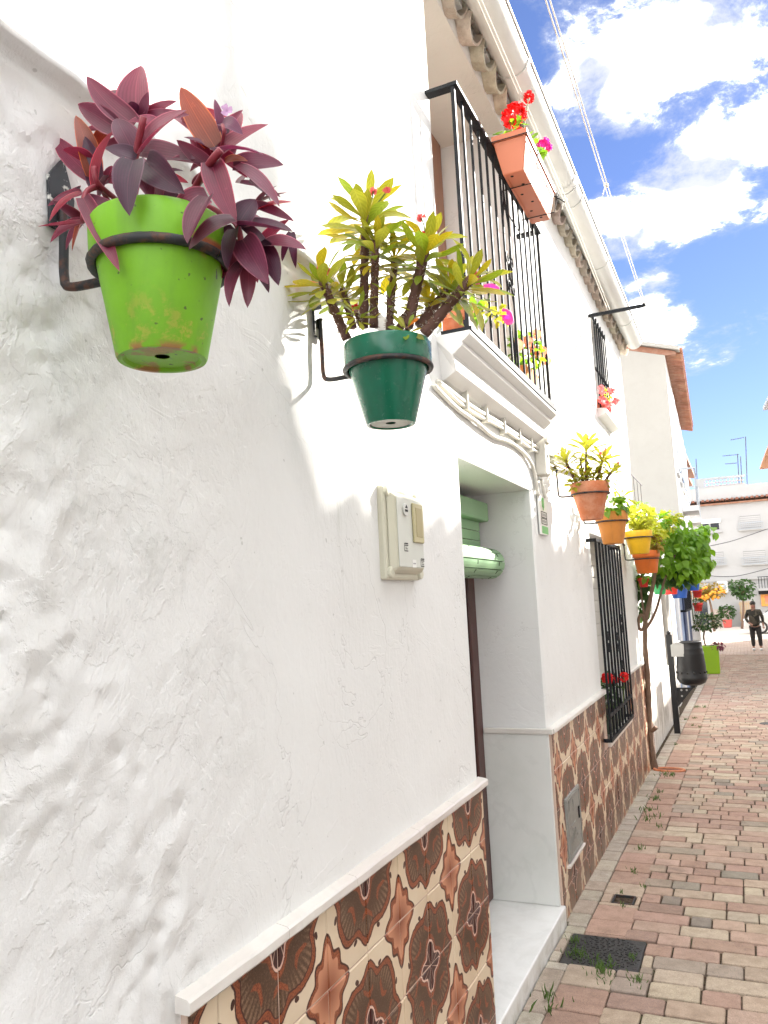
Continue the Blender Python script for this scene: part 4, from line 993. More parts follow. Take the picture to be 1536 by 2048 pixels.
# laundry on the lower left guard
# lower storey: band, plinth, dark doorway, shop front
z_band = FB(1460, 1161).z
b = MB(); b.box((xl, YB - .12, z_band), (xr, YB - .001, z_band + .12)); b.build('band', MFAR, ab)
a = FB(1419, 1210); c = FB(1463, 1247); b = MB(); b.box((a.x, YB - .05, zb - .3), (c.x, YB - .001, FB(1440, 1218).z)); b.build('plinth', MTEXT, ab)
a, c = FB(1393, 1195), FB(1418, 1242); b = MB(); b.box((a.x, YB - .03, zb + .0), (c.x, YB - .002, a.z)); dd = b.build('doorway', MGLASS, ab)
b = MB(); b.box((c.x, YB - .08, zb), (c.x + .12, YB - .002, a.z + .1)); b.build('frame', MFAR, dd)
a, c = FB(1521, 1189), FB(1560, 1211); b = MB(); b.box((a.x, YB - .1, c.z), (c.x, YB - .002, a.z)); ss = b.build('shop_window', MSHOP, ab)
b = MB(); b.box((a.x + .2, YB - .112, c.z + .12), (c.x - .1, YB - .1005, a.z - .1)); b.build('display', MSAL, ss)
b = MB(); b.box((a.x - .1, YB - .5, a.z + .02), (c.x + .3, YB - .1, a.z + .22)); b.build('awning', MDARK, ss)
a = FB(1517, 1181); b = MB(); b.box((a.x, YB - .7, a.z - .02), (a.x + 3, YB - .05, a.z + .12)); bf = b.build('balcony', MFAR, ab)
for k in range(20): b = MB(); b.box((a.x + .03 + k * .15, YB - .69, a.z + .121), (a.x + .06 + k * .15, YB - .66, a.z + .75)); b.build('bar', MIRON, bf)
b = MB(); b.box((a.x, YB - .7, a.z + .751), (a.x + 3, YB - .65, a.z + .79)); b.build('rail', MIRON, bf)
# antennas on the roof
def antenna(px, py0, py1, arms, label):
    p0, p1 = DY(px, py0, YB + 3), DY(px, py1, YB + 3); t = thing('antenna', label, 'antenna', (p0.x, p0.y, p0.z))
    b = MB(); b.tube([(p0.x, p0.y, p0.z - 1.2), (p1.x, p1.y, p1.z)], .03, 6); b.build('mast', MANT, t)
    for (q0x, q0y, q1x, q1y) in arms:
        a, c = DY(q0x, q0y, YB + 3), DY(q1x, q1y, YB + 3); b = MB(); b.tube([a, c], .02, 5); ar = b.build('boom', MANT, t)
        for k in range(6):
            m_ = a.lerp(c, (k + .5) / 6); b = MB(); b.tube([m_ + V(0, -.3, 0), m_ + V(0, .3, 0)], .012, 5); b.build('element', MANT, ar)
antenna(1475, 945, 908, [(1445, 912, 1478, 909), (1450, 928, 1474, 926)], 'roof aerial with two booms on the apartment block'); antenna(1491, 948, 873, [(1461, 880, 1488, 875)], 'tallest thin roof aerial mast on the apartment block'); antenna(1481, 946, 913, [], 'short bare aerial mast on the apartment block')
antenna(1392, 950, 918, [], 'lone thin aerial mast at the roof corner beside the eaves')
# air conditioner
p = FB(1434, 1163); q = FB(1457, 1185); ac = thing('air_conditioner', 'white outdoor air conditioner unit on the apartment block wall', 'air conditioner', ((p.x + q.x) / 2, YB - .2, q.z))
b = MB(); b.box((p.x, YB - .45, q.z), (q.x, YB - .08, p.z)); b.build('case', MPF, ac, bev=.02)
cx, cz = p.x + (q.x - p.x) * .38, (p.z + q.z) / 2
b = MB(); n = 20
for k in range(n):
    pass
b.add([(cx + r_ * math.cos(a * 2 * math.pi / n), YB - .46 - .002 * i, cz + r_ * math.sin(a * 2 * math.pi / n)) for i, r_ in enumerate((.27, .13)) for a in range(n)], [(a, n + a, n + (a + 1) % n, (a + 1) % n) for a in range(n)]); b.build('fan_grille', MGREYSH, ac)
b = MB(); b.sphere((cx, YB - .455, cz), .08, 10, 6, (1, .3, 1)); b.build('hub', MPF, ac)
# cables across the facade
for i, (pts) in enumerate(([(1415, 1093), (1460, 1083), (1500, 1070), (1535, 1058), (1570, 1052)], [(1412, 1150), (1440, 1153), (1480, 1151), (1536, 1137), (1575, 1126)])):
    b = MB(); b.tube(spline([DY(x, y, YB - .6) for x, y in pts], 6), .022, 5); tag(b.build('street_cable', MANT), ['slack cable strung below the upper windows of the block', 'slack cable strung below the lower windows of the block'][i], 'cable')
# ------------------------------------------------------------------ pots in wall rings
def pot_profile(rt, rb, h):
    return [(.011, .006), (rb * .80, .005), (rb * .86, .0), (rb - .002, .0), (rb, .004), (rb + (rt * .90 - rb) * .99, h * .715), (rt * .975, h * .722), (rt * .985, h * .74), (rt, h * .975), (rt - .003, h), (rt - .011, h), (rt - .014, h * .96), (rt - .02, h * .86)]
def potted(name, label, x, y, zb, rt, rb, h, mat, group='pots hung in wall rings', base=None):
    t = thing(name, label, 'potted plant', (x, y, zb), group)
    b = MB(); b.lathe(pot_profile(rt, rb, h), (x, y, zb), 40, lambda a, z: .006 * math.sin(a * 2 + z * 20) + .003 * math.sin(a * 5)); p = b.build('pot', mat, t, smooth=True)
    md = p.modifiers.new('edge', 'EDGE_SPLIT'); md.split_angle = R(50)
    b = MB(); b.lathe([(.0, h * .87), (rt * .5, h * .885), (rt - .017, h * .865)], (x, y, zb), 24); b.build('soil', MSOIL, t)
    b = MB(); b.lathe([(.0, .012), (.012, .012)], (x, y, zb), 14); b.build('drain_hole', MDARK, t)
    if base: b = MB(); b.lathe([(.0125, .0045), (rb * .79, .0035)], (x, y, zb), 24); b.build('base_crust', base, t)
    return t
def bracket(label, x, y, zr, rr, ztop, mat, plate=None, rod=.006, yoff=0.):
    t = thing('wall_bracket', label, 'bracket', (0, y, zr), 'iron rings that carry the wall pots')
    b = MB(); b.tube([(x + rr * math.cos(a * math.pi / 16), y + rr * math.sin(a * math.pi / 16), zr) for a in range(33)], rod, 8, cap=False); b.build('ring', mat, t, smooth=True)
    b = MB(); b.tube(spline([(.014, y + yoff, ztop), (.016, y + yoff, (ztop + zr) / 2), (.017, y + yoff, zr + .022), (.03, y + yoff, zr + .002), (x - rr - .002, y + yoff * .4, zr)], 6), rod, 8); b.build('rod', mat, t, smooth=True)
    if plate:
        b = MB(); b.prism([(.004, y + yoff + a, ztop + c) for a, c in ((-.022, -.055), (.022, -.055), (.030, .01), (.006, .075), (-.026, .03))], (.006, 0, 0)); b.build('plate', plate, t, bev=.002)
    else:
        b = MB(); b.tube([(.004, y + yoff, ztop + .01), (.02, y + yoff, ztop - .02)], rod * 1.7, 8); b.build('hook', mat, t)
    return t
Y1, Y2, Y3, Y4, Y5, Y6 = .915, 1.77, 4.68, 5.47, 6.97, 7.46
# --- pot 1: lime pot with purple heart
ZB1 = WX(312, 716, .2).z
p1 = potted('potted_purple_plant', 'lime green pot of purple fleshy leaves in an iron ring', .2, Y1, ZB1, .105, .066, .206, MLIME)
bracket('thick black ring bracket holding the lime green pot', .2, Y1, ZB1 + .145, .100, ZB1 + .30, MRUST, MPEEL, .0075, -.012)
D1 = depth_of((.2, Y1, ZB1 + .25))
TOCAM = -_fw
def zp(x, y): return x / 2.4, y / 2.4
PC = dict(p=(1, 1, 1), d=(.42, .55, .62), k=(1.5, 1.0, 1.05), o=(2.0, 1.9, .40), v=(1.0, 1.05, 1.35), r=(2.1, .75, .75), m=(1.35, 1.2, 1.15), b=(.75, .85, .7))
L1 = [  # base x,y  tip x,y  width, depth base, depth tip, colour (zoomed pixels)
 (660,575,675,305,150,.03,.05,'m'),(645,600,412,348,95,.0,.02,'m'),(570,625,378,503,95,.0,.03,'p'),(680,730,886,518,135,-.03,-.07,'m'),(640,725,562,556,105,-.03,-.02,'p'),(650,765,508,706,95,-.04,-.05,'d'),
 (640,770,622,1016,108,-.11,-.15,'d'),(700,775,886,926,118,-.08,-.11,'d'),(690,570,903,543,62,.02,.0,'p'),(760,600,615,574,72,.0,-.01,'k'),(690,560,712,440,70,.02,.01,'p'),(650,560,625,485,60,.02,.0,'d'),
 (450,860,368,523,92,.02,.05,'o'),(445,770,534,520,75,.05,.08,'o'),(440,785,300,720,72,.03,.0,'k'),(468,900,548,618,92,-.01,-.02,'r'),(400,1070,178,1074,58,-.02,-.08,'k'),(395,925,240,1066,42,-.02,-.06,'r'),
 (400,950,566,1287,72,-.05,-.13,'k'),(405,1060,236,1160,48,-.01,-.02,'k'),(440,965,345,1206,62,.0,.0,'o'),(385,905,285,985,42,.02,.03,'d'),(520,880,590,800,60,.0,-.02,'k'),(520,840,480,960,50,.0,-.02,'b'),
 (1030,705,858,393,112,.02,.04,'o'),(1068,640,1038,468,42,.02,.02,'v'),(1065,590,1158,636,62,.01,-.02,'v'),(1055,745,1292,604,112,.02,.04,'k'),(1045,725,1266,750,62,-.01,-.03,'v'),(1000,790,848,668,62,.0,-.02,'p'),
 (1060,745,880,660,72,.02,.01,'p'),(1015,780,1128,1056,102,-.04,-.09,'k'),(1120,800,1352,968,112,-.01,-.03,'m'),(985,790,1078,936,62,-.02,-.05,'v'),(965,785,818,760,62,.0,-.02,'k'),(1080,780,1190,770,50,.0,.0,'o'),
 (1000,945,898,1164,104,-.11,-.14,'p'),(1140,1085,1226,958,102,-.05,-.03,'d'),(1140,1080,1408,1108,122,-.05,-.08,'d'),(1135,1060,898,1182,96,-.09,-.125,'b'),(1130,1100,1088,1292,84,-.06,-.08,'d'),(1165,1150,1280,1352,112,-.05,-.08,'p'),
 (1240,1165,1334,1366,84,-.03,-.05,'d'),(1265,1180,1474,1196,102,-.03,-.04,'m'),(1165,1255,1106,1477,60,-.03,-.05,'p'),(1190,1255,1184,1467,66,-.03,-.05,'b'),(1230,1015,1410,962,62,.0,.0,'r'),(1225,985,1416,1056,52,.0,.0,'p'),
 (1195,870,1352,940,50,.0,.02,'p'),(1398,1115,1421,1288,36,.0,.0,'d'),(880,600,1090,560,90,.06,.08,'r'),(780,840,905,870,46,.0,.0,'r'),(750,900,880,960,60,.01,.0,'d'),(940,900,1060,860,70,.02,.0,'r'),(1100,1000,1010,930,60,.02,.0,'b'),
 (560,860,660,930,70,.0,.0,'d'),(850,720,800,770,40,.02,.0,'k'),(700,880,740,960,50,.0,-.02,'d'),(1150,880,1290,900,60,.01,.03,'v'),(1210,1200,1240,1340,40,.0,.0,'k'),(1060,1060,1062,1300,46,.0,-.02,'p')]
for q in list(L1):                                          # a second tier of leaves behind the ones drawn
    if random.random() < .9:
        bx, by, tx, ty, w, db, dt, c = q; an = rnd(.35, .95) * random.choice((-1, 1)); vx, vy = (tx - bx) * .85, (ty - by) * .85
        L1.append((bx, by, bx + vx * math.cos(an) - vy * math.sin(an), by + vx * math.sin(an) + vy * math.cos(an), w * .9, db + .03, dt + .05, random.choice('pdkbm')))
for (bx, by, tx, ty, w, db, dt, c) in L1:
    B_ = dep(*zp(bx, by), D1 + db); T_ = dep(*zp(tx, ty), D1 + dt); wd = w / 2.4 / FPX * D1
    n = TOCAM * .75 + V(0, 0, .45) + V(rnd(-.5, .5), rnd(-.5, .5), rnd(-.3, .3))
    b = MB(); b.leaf(B_, T_, wd * 1.5, n, fold=.42, curl=rnd(-.02, .09), kind='blade', seg=10, tipcurl=rnd(-.03, .10), bend=rnd(-.06, .06), uv=True); o = b.build('leaf', MPURP, p1, smooth=True); o.color = (*jit(PC[c], .12), 1)
for (pts, r) in (([(640, 960), (660, 850), (650, 760), (690, 560)], 16), ([(900, 960), (950, 880), (1010, 780), (1060, 720)], 18), ([(1060, 740), (1075, 640), (1068, 600)], 9), ([(520, 970), (480, 900), (410, 930), (400, 1060)], 14), ([(980, 980), (1080, 1040), (1140, 1085), (1170, 1250)], 15), ([(560, 960), (470, 880), (450, 800)], 13), ([(760, 950), (780, 890), (850, 870)], 12)):
    b = MB(); b.tube(spline([dep(*zp(x, y), D1 + rnd(-.01, .02) - .02 * i) for i, (x, y) in enumerate(pts)], 5), r / 2.4 / FPX * D1, 8); b.build('stem', MPSTEM, p1, smooth=True)
b = MB(); fc = dep(*zp(1090, 535), D1 - .01)
for k in range(3):
    a = k * 2.1; b.leaf(fc, fc + (_rt * math.cos(a) + _up * math.sin(a)) * .009 + TOCAM * .004, .010, TOCAM, kind='petal', seg=3)
b.build('flower', m_petal('lilac_petal', (.55, .35, .55)), p1); 

# --- euphorbia (crown of thorns)
def leafmesh(kind, L, w, seg, curl, mat, name='leaf', tipcurl=.1, fold=.18):
    b = MB(); b.leaf((0, 0, 0), (0, 0, L), w, (1, 0, 0), fold, curl, kind, seg, tipcurl, rnd(-.04, .04), True); me = bpy.data.meshes.new(name); me.from_pydata(b.v, [], b.f); at_ = me.color_attributes.new('tint', 'FLOAT_COLOR', 'POINT'); at_.data.foreach_set('color', [x for c_ in b.cols for x in (*c_, 1)]); me.materials.append(mat.m); me.polygons.foreach_set('use_smooth', [True] * len(b.f)); return me
EL = [leafmesh('spoon', 1, .30, 7, .08, MEUPH, tipcurl=.25), leafmesh('spoon', 1, .21, 7, -.06, MEUPH, tipcurl=-.08), leafmesh('spoon', 1, .25, 7, .02, MEUPH, tipcurl=.05), leafmesh('spoon', 1, .28, 7, -.04, MEUPH, tipcurl=.16), leafmesh('spoon', 1, .23, 7, .05, MEUPH, tipcurl=-.02)]
def frame_q(t, n):
    t = t.normalized(); n = (n - t * n.dot(t)).normalized(); s_ = t.cross(n)
    return Matrix((n, s_, t)).transposed().to_quaternion()
def rosette(parent, c, axis, n, L, joined=None, spread=(.55, 1.95), rng=random):
    axis = axis.normalized(); u_ = axis.orthogonal().normalized(); v_ = axis.cross(u_)
    for k in range(n):
        f = k / max(1, n - 1); th = k * 2.39996 + rng.uniform(-.2, .2); pol = spread[0] + (spread[1] - spread[0]) * f ** .75 + rng.uniform(-.12, .12)
        rad = u_ * math.cos(th) + v_ * math.sin(th); d = axis * math.cos(pol) + rad * math.sin(pol)
        base = c - axis * (f * L * .75); LL = L * rng.uniform(.75, 1.12) * (.62 + .5 * math.sin(math.pi * min(1, f * .9 + .1)))
        nn = axis * math.sin(pol) - rad * math.cos(pol)
        c_ = rng.choices([(1, 1, 1), (.72, .95, .7), (1.3, 1.05, .6), (.8, .85, .8), (2.3, .62, .7)], [6, 5, 4, 3, .35])[0]
        if joined is None: inst('leaf', rng.choice(EL), parent, base + rad * .004, frame_q(d, nn), LL, jit(c_, .1))
        else: joined.leaf(base + rad * .004, base + rad * .004 + d * LL, LL * .27, nn, .15, .02, 'spoon', 4, .08, uv=True)
def spiny_stem(parent, a, c, r, sag=.0, full=True):
    a, c = Vector(a), Vector(c); m_ = a.lerp(c, .5) + V(0, 0, -sag); pts = spline([a, m_, c], 8)
    b = MB(); b.tube(pts, [r * (1.05 - .15 * i / len(pts)) * (1 + .12 * math.sin(i * 2.6)) for i in range(len(pts))], 9); st = b.build('stem', MSTEM, parent, smooth=True)
    if not full: return st
    b = MB(); n = int((c - a).length / .0024)
    for k in range(n):
        f = rnd(.02, .98); p_ = pts[min(len(pts) - 2, int(f * (len(pts) - 1)))].lerp(pts[min(len(pts) - 1, int(f * (len(pts) - 1)) + 1)], rnd(0, 1)); t = (c - a).normalized(); u_ = t.orthogonal().normalized(); v_ = t.cross(u_); th = rnd(0, 6.28)
        d = (u_ * math.cos(th) + v_ * math.sin(th) + t * rnd(-.3, .5)).normalized(); s_ = d.orthogonal() * .0015
        w_ = d.cross(s_); q = p_ + d * r * .9; b.add([q + s_, q - s_ * .5 + w_ * .9, q - s_ * .5 - w_ * .9, q + d * rnd(.007, .013)], [(0, 1, 3), (1, 2, 3), (2, 0, 3)])
    stuff(b.build('spines', MSPINE, st)); return st
def floret(parent, c, n, r, mat, up=V(0, 0, 1), size=.009, stalk=None, name='flower'):
    b = MB(); c = Vector(c)
    for k in range(n):
        d = (V(rnd(-1, 1), rnd(-1, 1), rnd(-1, 1)).normalized() + up * .35).normalized(); p_ = c + d * r * rnd(.5, 1)
        for a in range(3):
            t = d.orthogonal().normalized(); t = Matrix.Rotation(a * 2.1 + k, 3, d) @ t; b.leaf(p_ - d * .002, p_ + t * size + d * size * .3, size * 1.1, d, .2, .05, 'petal', 2)
    f_ = b.build(name, mat, parent)
    if stalk is not None: b = MB(); b.tube(spline([stalk, (Vector(stalk) + c) / 2 + V(.004, 0, .002), c], 3), .0018 if size < .012 else .0028, 5); b.build('stalk', MGSTEM, f_)
    return f_
ZB2 = WX(778, 848, .2).z
p2 = potted('potted_thorn_plant', 'glossy dark green pot of spiny thick stemmed plant with small pink flowers', .2, Y2, ZB2, .112, .062, .205, MTEAL, base=MWHITEB)
bracket('rusty ring bracket with peeling black plate holding the dark green pot', .2, Y2, ZB2 + .142, .108, ZB2 + .31, MRUST, MPEEL, .0065)
D2 = depth_of((.2, Y2, ZB2 + .3))
def z2(x, y, dd=0.): return dep(560 + x / 3.2, 340 + y / 3.2, D2 + dd)
k2 = D2 / FPX / 3.2
ST = [((535, 1010), (548, 270), 25, .03, 22, 215), ((600, 1010), (612, 450), 23, -.03, 18, 175), ((700, 1030), (735, 560), 20, .05, 14, 150), ((815, 1010), (930, 500), 30, -.01, 22, 195), ((920, 1050), (1222, 695), 29, -.04, 20, 190), ((885, 1000), (1095, 735), 25, .05, 14, 170),
      ((430, 1085), (268, 705), 24, -.05, 18, 170), ((470, 1010), (400, 760), 20, .05, 16, 150), ((510, 990), (485, 900), 12, -.08, 8, 95), ((700, 1020), (700, 790), 16, -.04, 10, 110), ((760, 1030), (800, 930), 22, .04, 0, 90), ((820, 1050), (810, 1010), 9, -.09, 7, 80), ((930, 1010), (960, 820), 20, .08, 12, 130)]
for (a, c, r, dd, n, L) in ST:
    A_, C_ = z2(*a, dd * .5), z2(*c, dd); spiny_stem(p2, A_, C_, r * k2 * 1.2)
    if n: rosette(p2, C_ + (C_ - A_).normalized() * .006, (C_ - A_).normalized() + V(0, 0, .35), int(n * 1.95), L * k2 * 1.36)
for (x, y, m_, fx_, fy) in ((490, 165, MROSE, 540, 250), (597, 135, MROSE, 560, 250), (682, 137, MROSE, 600, 240), (905, 308, MROSE, 925, 440), (902, 415, MRED, 925, 480), (262, 632, MROSE, 268, 700), (300, 650, MROSE, 275, 700), (482, 880, MRED, 487, 930), (1250, 650, MROSE, 1222, 690), (1262, 705, MPINK, 1230, 700)):
    floret(p2, z2(x, y, -.03), 5, 26 * k2 * .55, m_, size=.0085, stalk=z2(fx_, fy, -.01))

# --- pot 3: bare terracotta with the same plant, further off
ZB3 = WX(1185, 1040, .2).z
p3 = potted('potted_thorn_plant', 'terracotta pot of the spiny plant with reddish flower tips', .2, Y3, ZB3, .112, .062, .216, MTERRA)
bracket('dark ring bracket holding the bare terracotta pot', .2, Y3, ZB3 + .15, .110, ZB3 + .33, MRUST, None, .0055)
D3 = depth_of((.2, Y3, ZB3 + .25)); z3 = lambda x, y, dd=0.: dep(1050 + x / 7.68, 880 + y / 7.68, D3 + dd); k3 = D3 / FPX / 7.68
fol = MB()
for (a, c, r, dd, n, L) in (((930, 690), (940, 70), 16, .02, 34, 235), ((800, 690), (610, 290), 22, -.04, 30, 190), ((1090, 690), (1200, 270), 22, .02, 30, 210), ((1190, 690), (1340, 470), 20, -.03, 22, 190), ((900, 690), (850, 280), 16, .06, 8, 120), ((900, 690), (860, 560), 14, -.06, 18, 130), ((960, 690), (960, 520), 16, -.02, 18, 150), ((800, 700), (730, 660), 10, -.05, 14, 110), ((1030, 690), (1060, 520), 16, .06, 16, 150)):
    A_, C_ = z3(*a, dd * .4), z3(*c, dd); spiny_stem(p3, A_, C_, r * k3, full=False); rosette(p3, C_, (C_ - A_).normalized() + V(0, 0, .4), n + 8, L * k3 * 1.45, joined=fol)
stuff(fol.build('foliage', MEUPH, p3, smooth=True))
for (x, y, m_) in ((530, 210, MROSE), (600, 215, MROSE), (1150, 200, MROSE), (1230, 150, MROSE), (1300, 240, MROSE), (1250, 230, MSAL), (1430, 360, MROSE), (630, 420, MSAL), (970, -30, MPINK), (930, 500, MSAL)):
    floret(p3, z3(x, y, -.02), 4, .008, m_, size=.008)
# --- pot 4: orange, bushy with white flowers
def bush(parent, c, rad, n, L, mat, kind='heart', squash=.8, droop=.3, name='foliage', smooth=True, wk=.7):
    b = MB(); c = Vector(c)
    for k in range(n):
        d = V(rnd(-1, 1), rnd(-1, 1), rnd(-.6, 1)).normalized(); p_ = c + V(d.x * rad[0], d.y * rad[1], d.z * rad[2]) * rnd(.35, 1) ** .6
        t = (d + V(rnd(-.6, .6), rnd(-.6, .6), rnd(-.6, .4) - droop)).normalized(); l_ = L * rnd(.6, 1.2); nn = (d * .6 + V(0, 0, .8) + V(rnd(-.5, .5), rnd(-.5, .5), 0))
        b.leaf(p_, p_ + t * l_, l_ * wk, nn, .2, .08, kind, 4, .15)
    return stuff(b.build(name, mat, parent, smooth=smooth))
ZB4 = WX(1217, 1084, .2).z
p4 = potted('potted_white_flowers', 'light orange pot with green leaves and white flowers above the barred window', .2, Y4, ZB4, .108, .067, .212, MORANGE)
bracket('dark ring bracket holding the light orange pot', .2, Y4, ZB4 + .148, .107, ZB4 + .33, MRUST, None, .0055)
bush(p4, (.2, Y4, ZB4 + .25), (.11, .12, .07), 70, .075, MGREEN); bush(p4, (.24, Y4 + .05, ZB4 + .30), (.10, .12, .05), 20, .09, MYGREEN, 'lance', wk=.25)
for k in range(9): floret(p4, (.2 + rnd(-.1, .14), Y4 + rnd(-.1, .14), ZB4 + rnd(.28, .38)), 4, .02, MWPET, size=.022)
ZB5 = WX(1275, 1106, .2).z
p5 = potted('potted_spider_plant', 'bright yellow pot of yellow green strappy leaves', .2, Y5, ZB5, .117, .077, .192, MYEL)
bracket('dark ring bracket holding the bright yellow pot', .2, Y5, ZB5 + .135, .115, ZB5 + .28, MRUST, None, .0055)
b = MB()
for k in range(80):
    a = rnd(0, 6.28); o_ = V(.2, Y5, ZB5 + .17); d = V(math.cos(a), math.sin(a), rnd(.35, 1.5)).normalized(); b.leaf(o_ + d * .03, o_ + d * rnd(.13, .22), .014, V(0, 0, 1), .3, .14, 'lance', 5, .25)
stuff(b.build('foliage', MYGREEN, p5)); bush(p5, (.22, Y5 + .12, ZB5 + .30), (.11, .16, .09), 90, .06, MYGREEN, 'heart')
for k in range(12): floret(p5, (.22 + rnd(-.1, .12), Y5 + rnd(-.05, .3), ZB5 + rnd(.28, .42)), 4, .02, MYGREEN, size=.024)
ZB6 = WX(1292, 1146, .2).z
p6 = potted('potted_trailing_plant', 'deep orange pot of olive green trailing leaves beside the small tree', .2, Y6, ZB6, .121, .086, .2, MORG2)
bracket('dark ring bracket holding the deep orange pot', .2, Y6, ZB6 + .128, .119, ZB6 + .28, MRUST, None, .0055)
bush(p6, (.23, Y6 + .05, ZB6 + .26), (.13, .16, .09), 150, .05, MOLIVE, 'heart'); bush(p6, (.22, Y6 + .1, ZB6 + .36), (.14, .2, .10), 110, .06, MYGREEN, 'heart')
# --- far pots beyond the tree
for i, (px, py, m_, r, lab) in enumerate(((1287, 1165, MREDP, .055, 'red pot just below the deep orange pot'), (1320, 1166, MORG2, .10, 'small orange pot hung on the terrace wall'), (1319, 1176, MGRNP, .09, 'green pot hung on the terrace wall under the tree'), (1340, 1174, MREDP, .12, 'red pot hung between the green and blue pots'), (1358, 1180, MBLUEP, .15, 'large blue pot hung by the pale blue panel'), (1385, 1168, MBLUEP, .15, 'dark blue pot hung beyond the barred window'), (1395, 1187, MREDP, .10, 'red pot hung by the orange tree'), (1396, 1214, MREDP, .10, 'lowest red pot hung on the wall of the far house'))):
    p_ = WX(px, py, .08 if i < 5 else .12); sc = r / .12
    t = thing('hanging_pot', lab, 'potted plant', p_, 'small pots hung along the far walls')
    h = .2 * sc; b = MB(); b.lathe(pot_profile(r, r * .68, h), (p_.x, p_.y, p_.z - h / 2), 20); b.build('pot', m_, t, smooth=True)
    b = MB(); b.bar((p_.x - r * .98, p_.y, p_.z + .02), (-.30 if p_.y > 18.7 else (-.14 if p_.y > 8.6 else 0), p_.y, p_.z + .02), .012); b.build('arm', MIRON, t)
    bush(t, (p_.x, p_.y, p_.z + h * .6), (r * .9, r * .9, .07), 30, .07, MDGREEN if i % 2 else MGREEN)

# ------------------------------------------------------------------ balcony flowers
def planter_box(name, label, x0, x1, y0, y1, z0, z1, mat, inset=.02):
    t = thing(name, label, 'flower box', ((x0 + x1) / 2, (y0 + y1) / 2, z0))
    b = MB(); i = inset
    b.hexa([(x0 + i, y0 + i, z0), (x1 - i, y0 + i, z0), (x1 - i, y1 - i, z0), (x0 + i, y1 - i, z0), (x0 + .006, y0 + .006, z1 - .028), (x1 - .006, y0 + .006, z1 - .028), (x1 - .006, y1 - .006, z1 - .028), (x0 + .006, y1 - .006, z1 - .028)]); tr = b.build('trough', mat, t, bev=.006)
    b = MB()
    for (a, c) in (((x0, y0), (x1, y0 + .012)), ((x0, y1 - .012), (x1, y1)), ((x0, y0 + .0121), (x0 + .012, y1 - .0121)), ((x1 - .012, y0 + .0121), (x1, y1 - .0121))): b.box((a[0], a[1], z1 - .0279), (c[0], c[1], z1))
    b.build('rim', mat, t, bev=.003)
    b = MB(); b.box((x0 + .013, y0 + .013, z1 - .0279), (x1 - .013, y1 - .013, z1 - .012)); b.build('soil', MSOIL, t)
    return t
gb = planter_box('geranium_box', 'terracotta plastic box of red geraniums hung outside the balcony railing', .132, .292, 3.215, 3.80, 3.432, 3.605, MPLAN, .034)
for k in range(6):
    b = MB(); yy = 3.275 + k * .088; b.lathe([(.0, 3.4315), (.0075, 3.4315)], (.212 + (.015 if k % 2 else -.012), yy, 0), 10); b.build('drain_hole', MDARK, gb)
b = MB(); b.hexa([(.168, 3.27, 3.4318), (.178, 3.27, 3.4318), (.178, 3.74, 3.4318), (.168, 3.74, 3.4318), (.168, 3.27, 3.429), (.178, 3.27, 3.429), (.178, 3.74, 3.429), (.168, 3.74, 3.429)]); b.build('rib', MPLAN, gb)
def gerleaf(b, c, r, nrm):
    c, nrm = Vector(c), Vector(nrm).normalized(); u_ = nrm.orthogonal().normalized(); v_ = nrm.cross(u_); n = 14
    b.add([c - nrm * r * .15] + [c + (u_ * math.cos(a * 2 * math.pi / n) + v_ * math.sin(a * 2 * math.pi / n)) * r * (1 + .13 * math.cos(a * math.pi)) for a in range(n)], [(0, 1 + a, 1 + (a + 1) % n) for a in range(n)])
b = MB()
for k in range(26): gerleaf(b, (.21 + rnd(-.07, .09), 3.36 + rnd(-.14, .2), 3.63 + rnd(-.01, .06)), rnd(.02, .032), (rnd(-.5, .5), rnd(-.9, .3), rnd(.3, 1)))
stuff(b.build('foliage', MGREEN, gb))
def gerhead(parent, c, r, mat, stalk): floret(parent, c, int(26), r, mat, size=r * .42, stalk=stalk)
def bx(px, py, x): return WX(px, py, x)
gerhead(gb, bx(1030, 232, .2), .055, MRED, (.2, 3.36, 3.6)); gerhead(gb, bx(1018, 238, .22), .035, MRED, (.2, 3.33, 3.6)); gerhead(gb, bx(1057, 195, .2), .030, MRED, (.21, 3.40, 3.6)); gerhead(gb, bx(1088, 292, .28), .034, MPINK, (.26, 3.62, 3.6))
wr = thing('wire_holder', 'thin black wire holder round the geranium box', 'wire holder', (.2, 3.5, 3.42))
for pts in ([(.12, 3.30, 3.58), (.13, 3.205, 3.572), (.30, 3.205, 3.572), (.305, 3.815, 3.572), (.13, 3.815, 3.572)], [(.125, 3.36, 3.35), (.13, 3.36, 3.424), (.29, 3.36, 3.424), (.305, 3.36, 3.572)], [(.125, 3.68, 3.35), (.13, 3.68, 3.424), (.30, 3.68, 3.424), (.32, 3.68, 3.50), (.305, 3.68, 3.572)], [(.312, 3.68, 3.50), (.35, 3.70, 3.47)], [(.125, 3.36, 3.36), (.125, 3.68, 3.36)]):
    b = MB(); b.tube(pts, .0028, 6); b.build('wire', MIRON, wr)
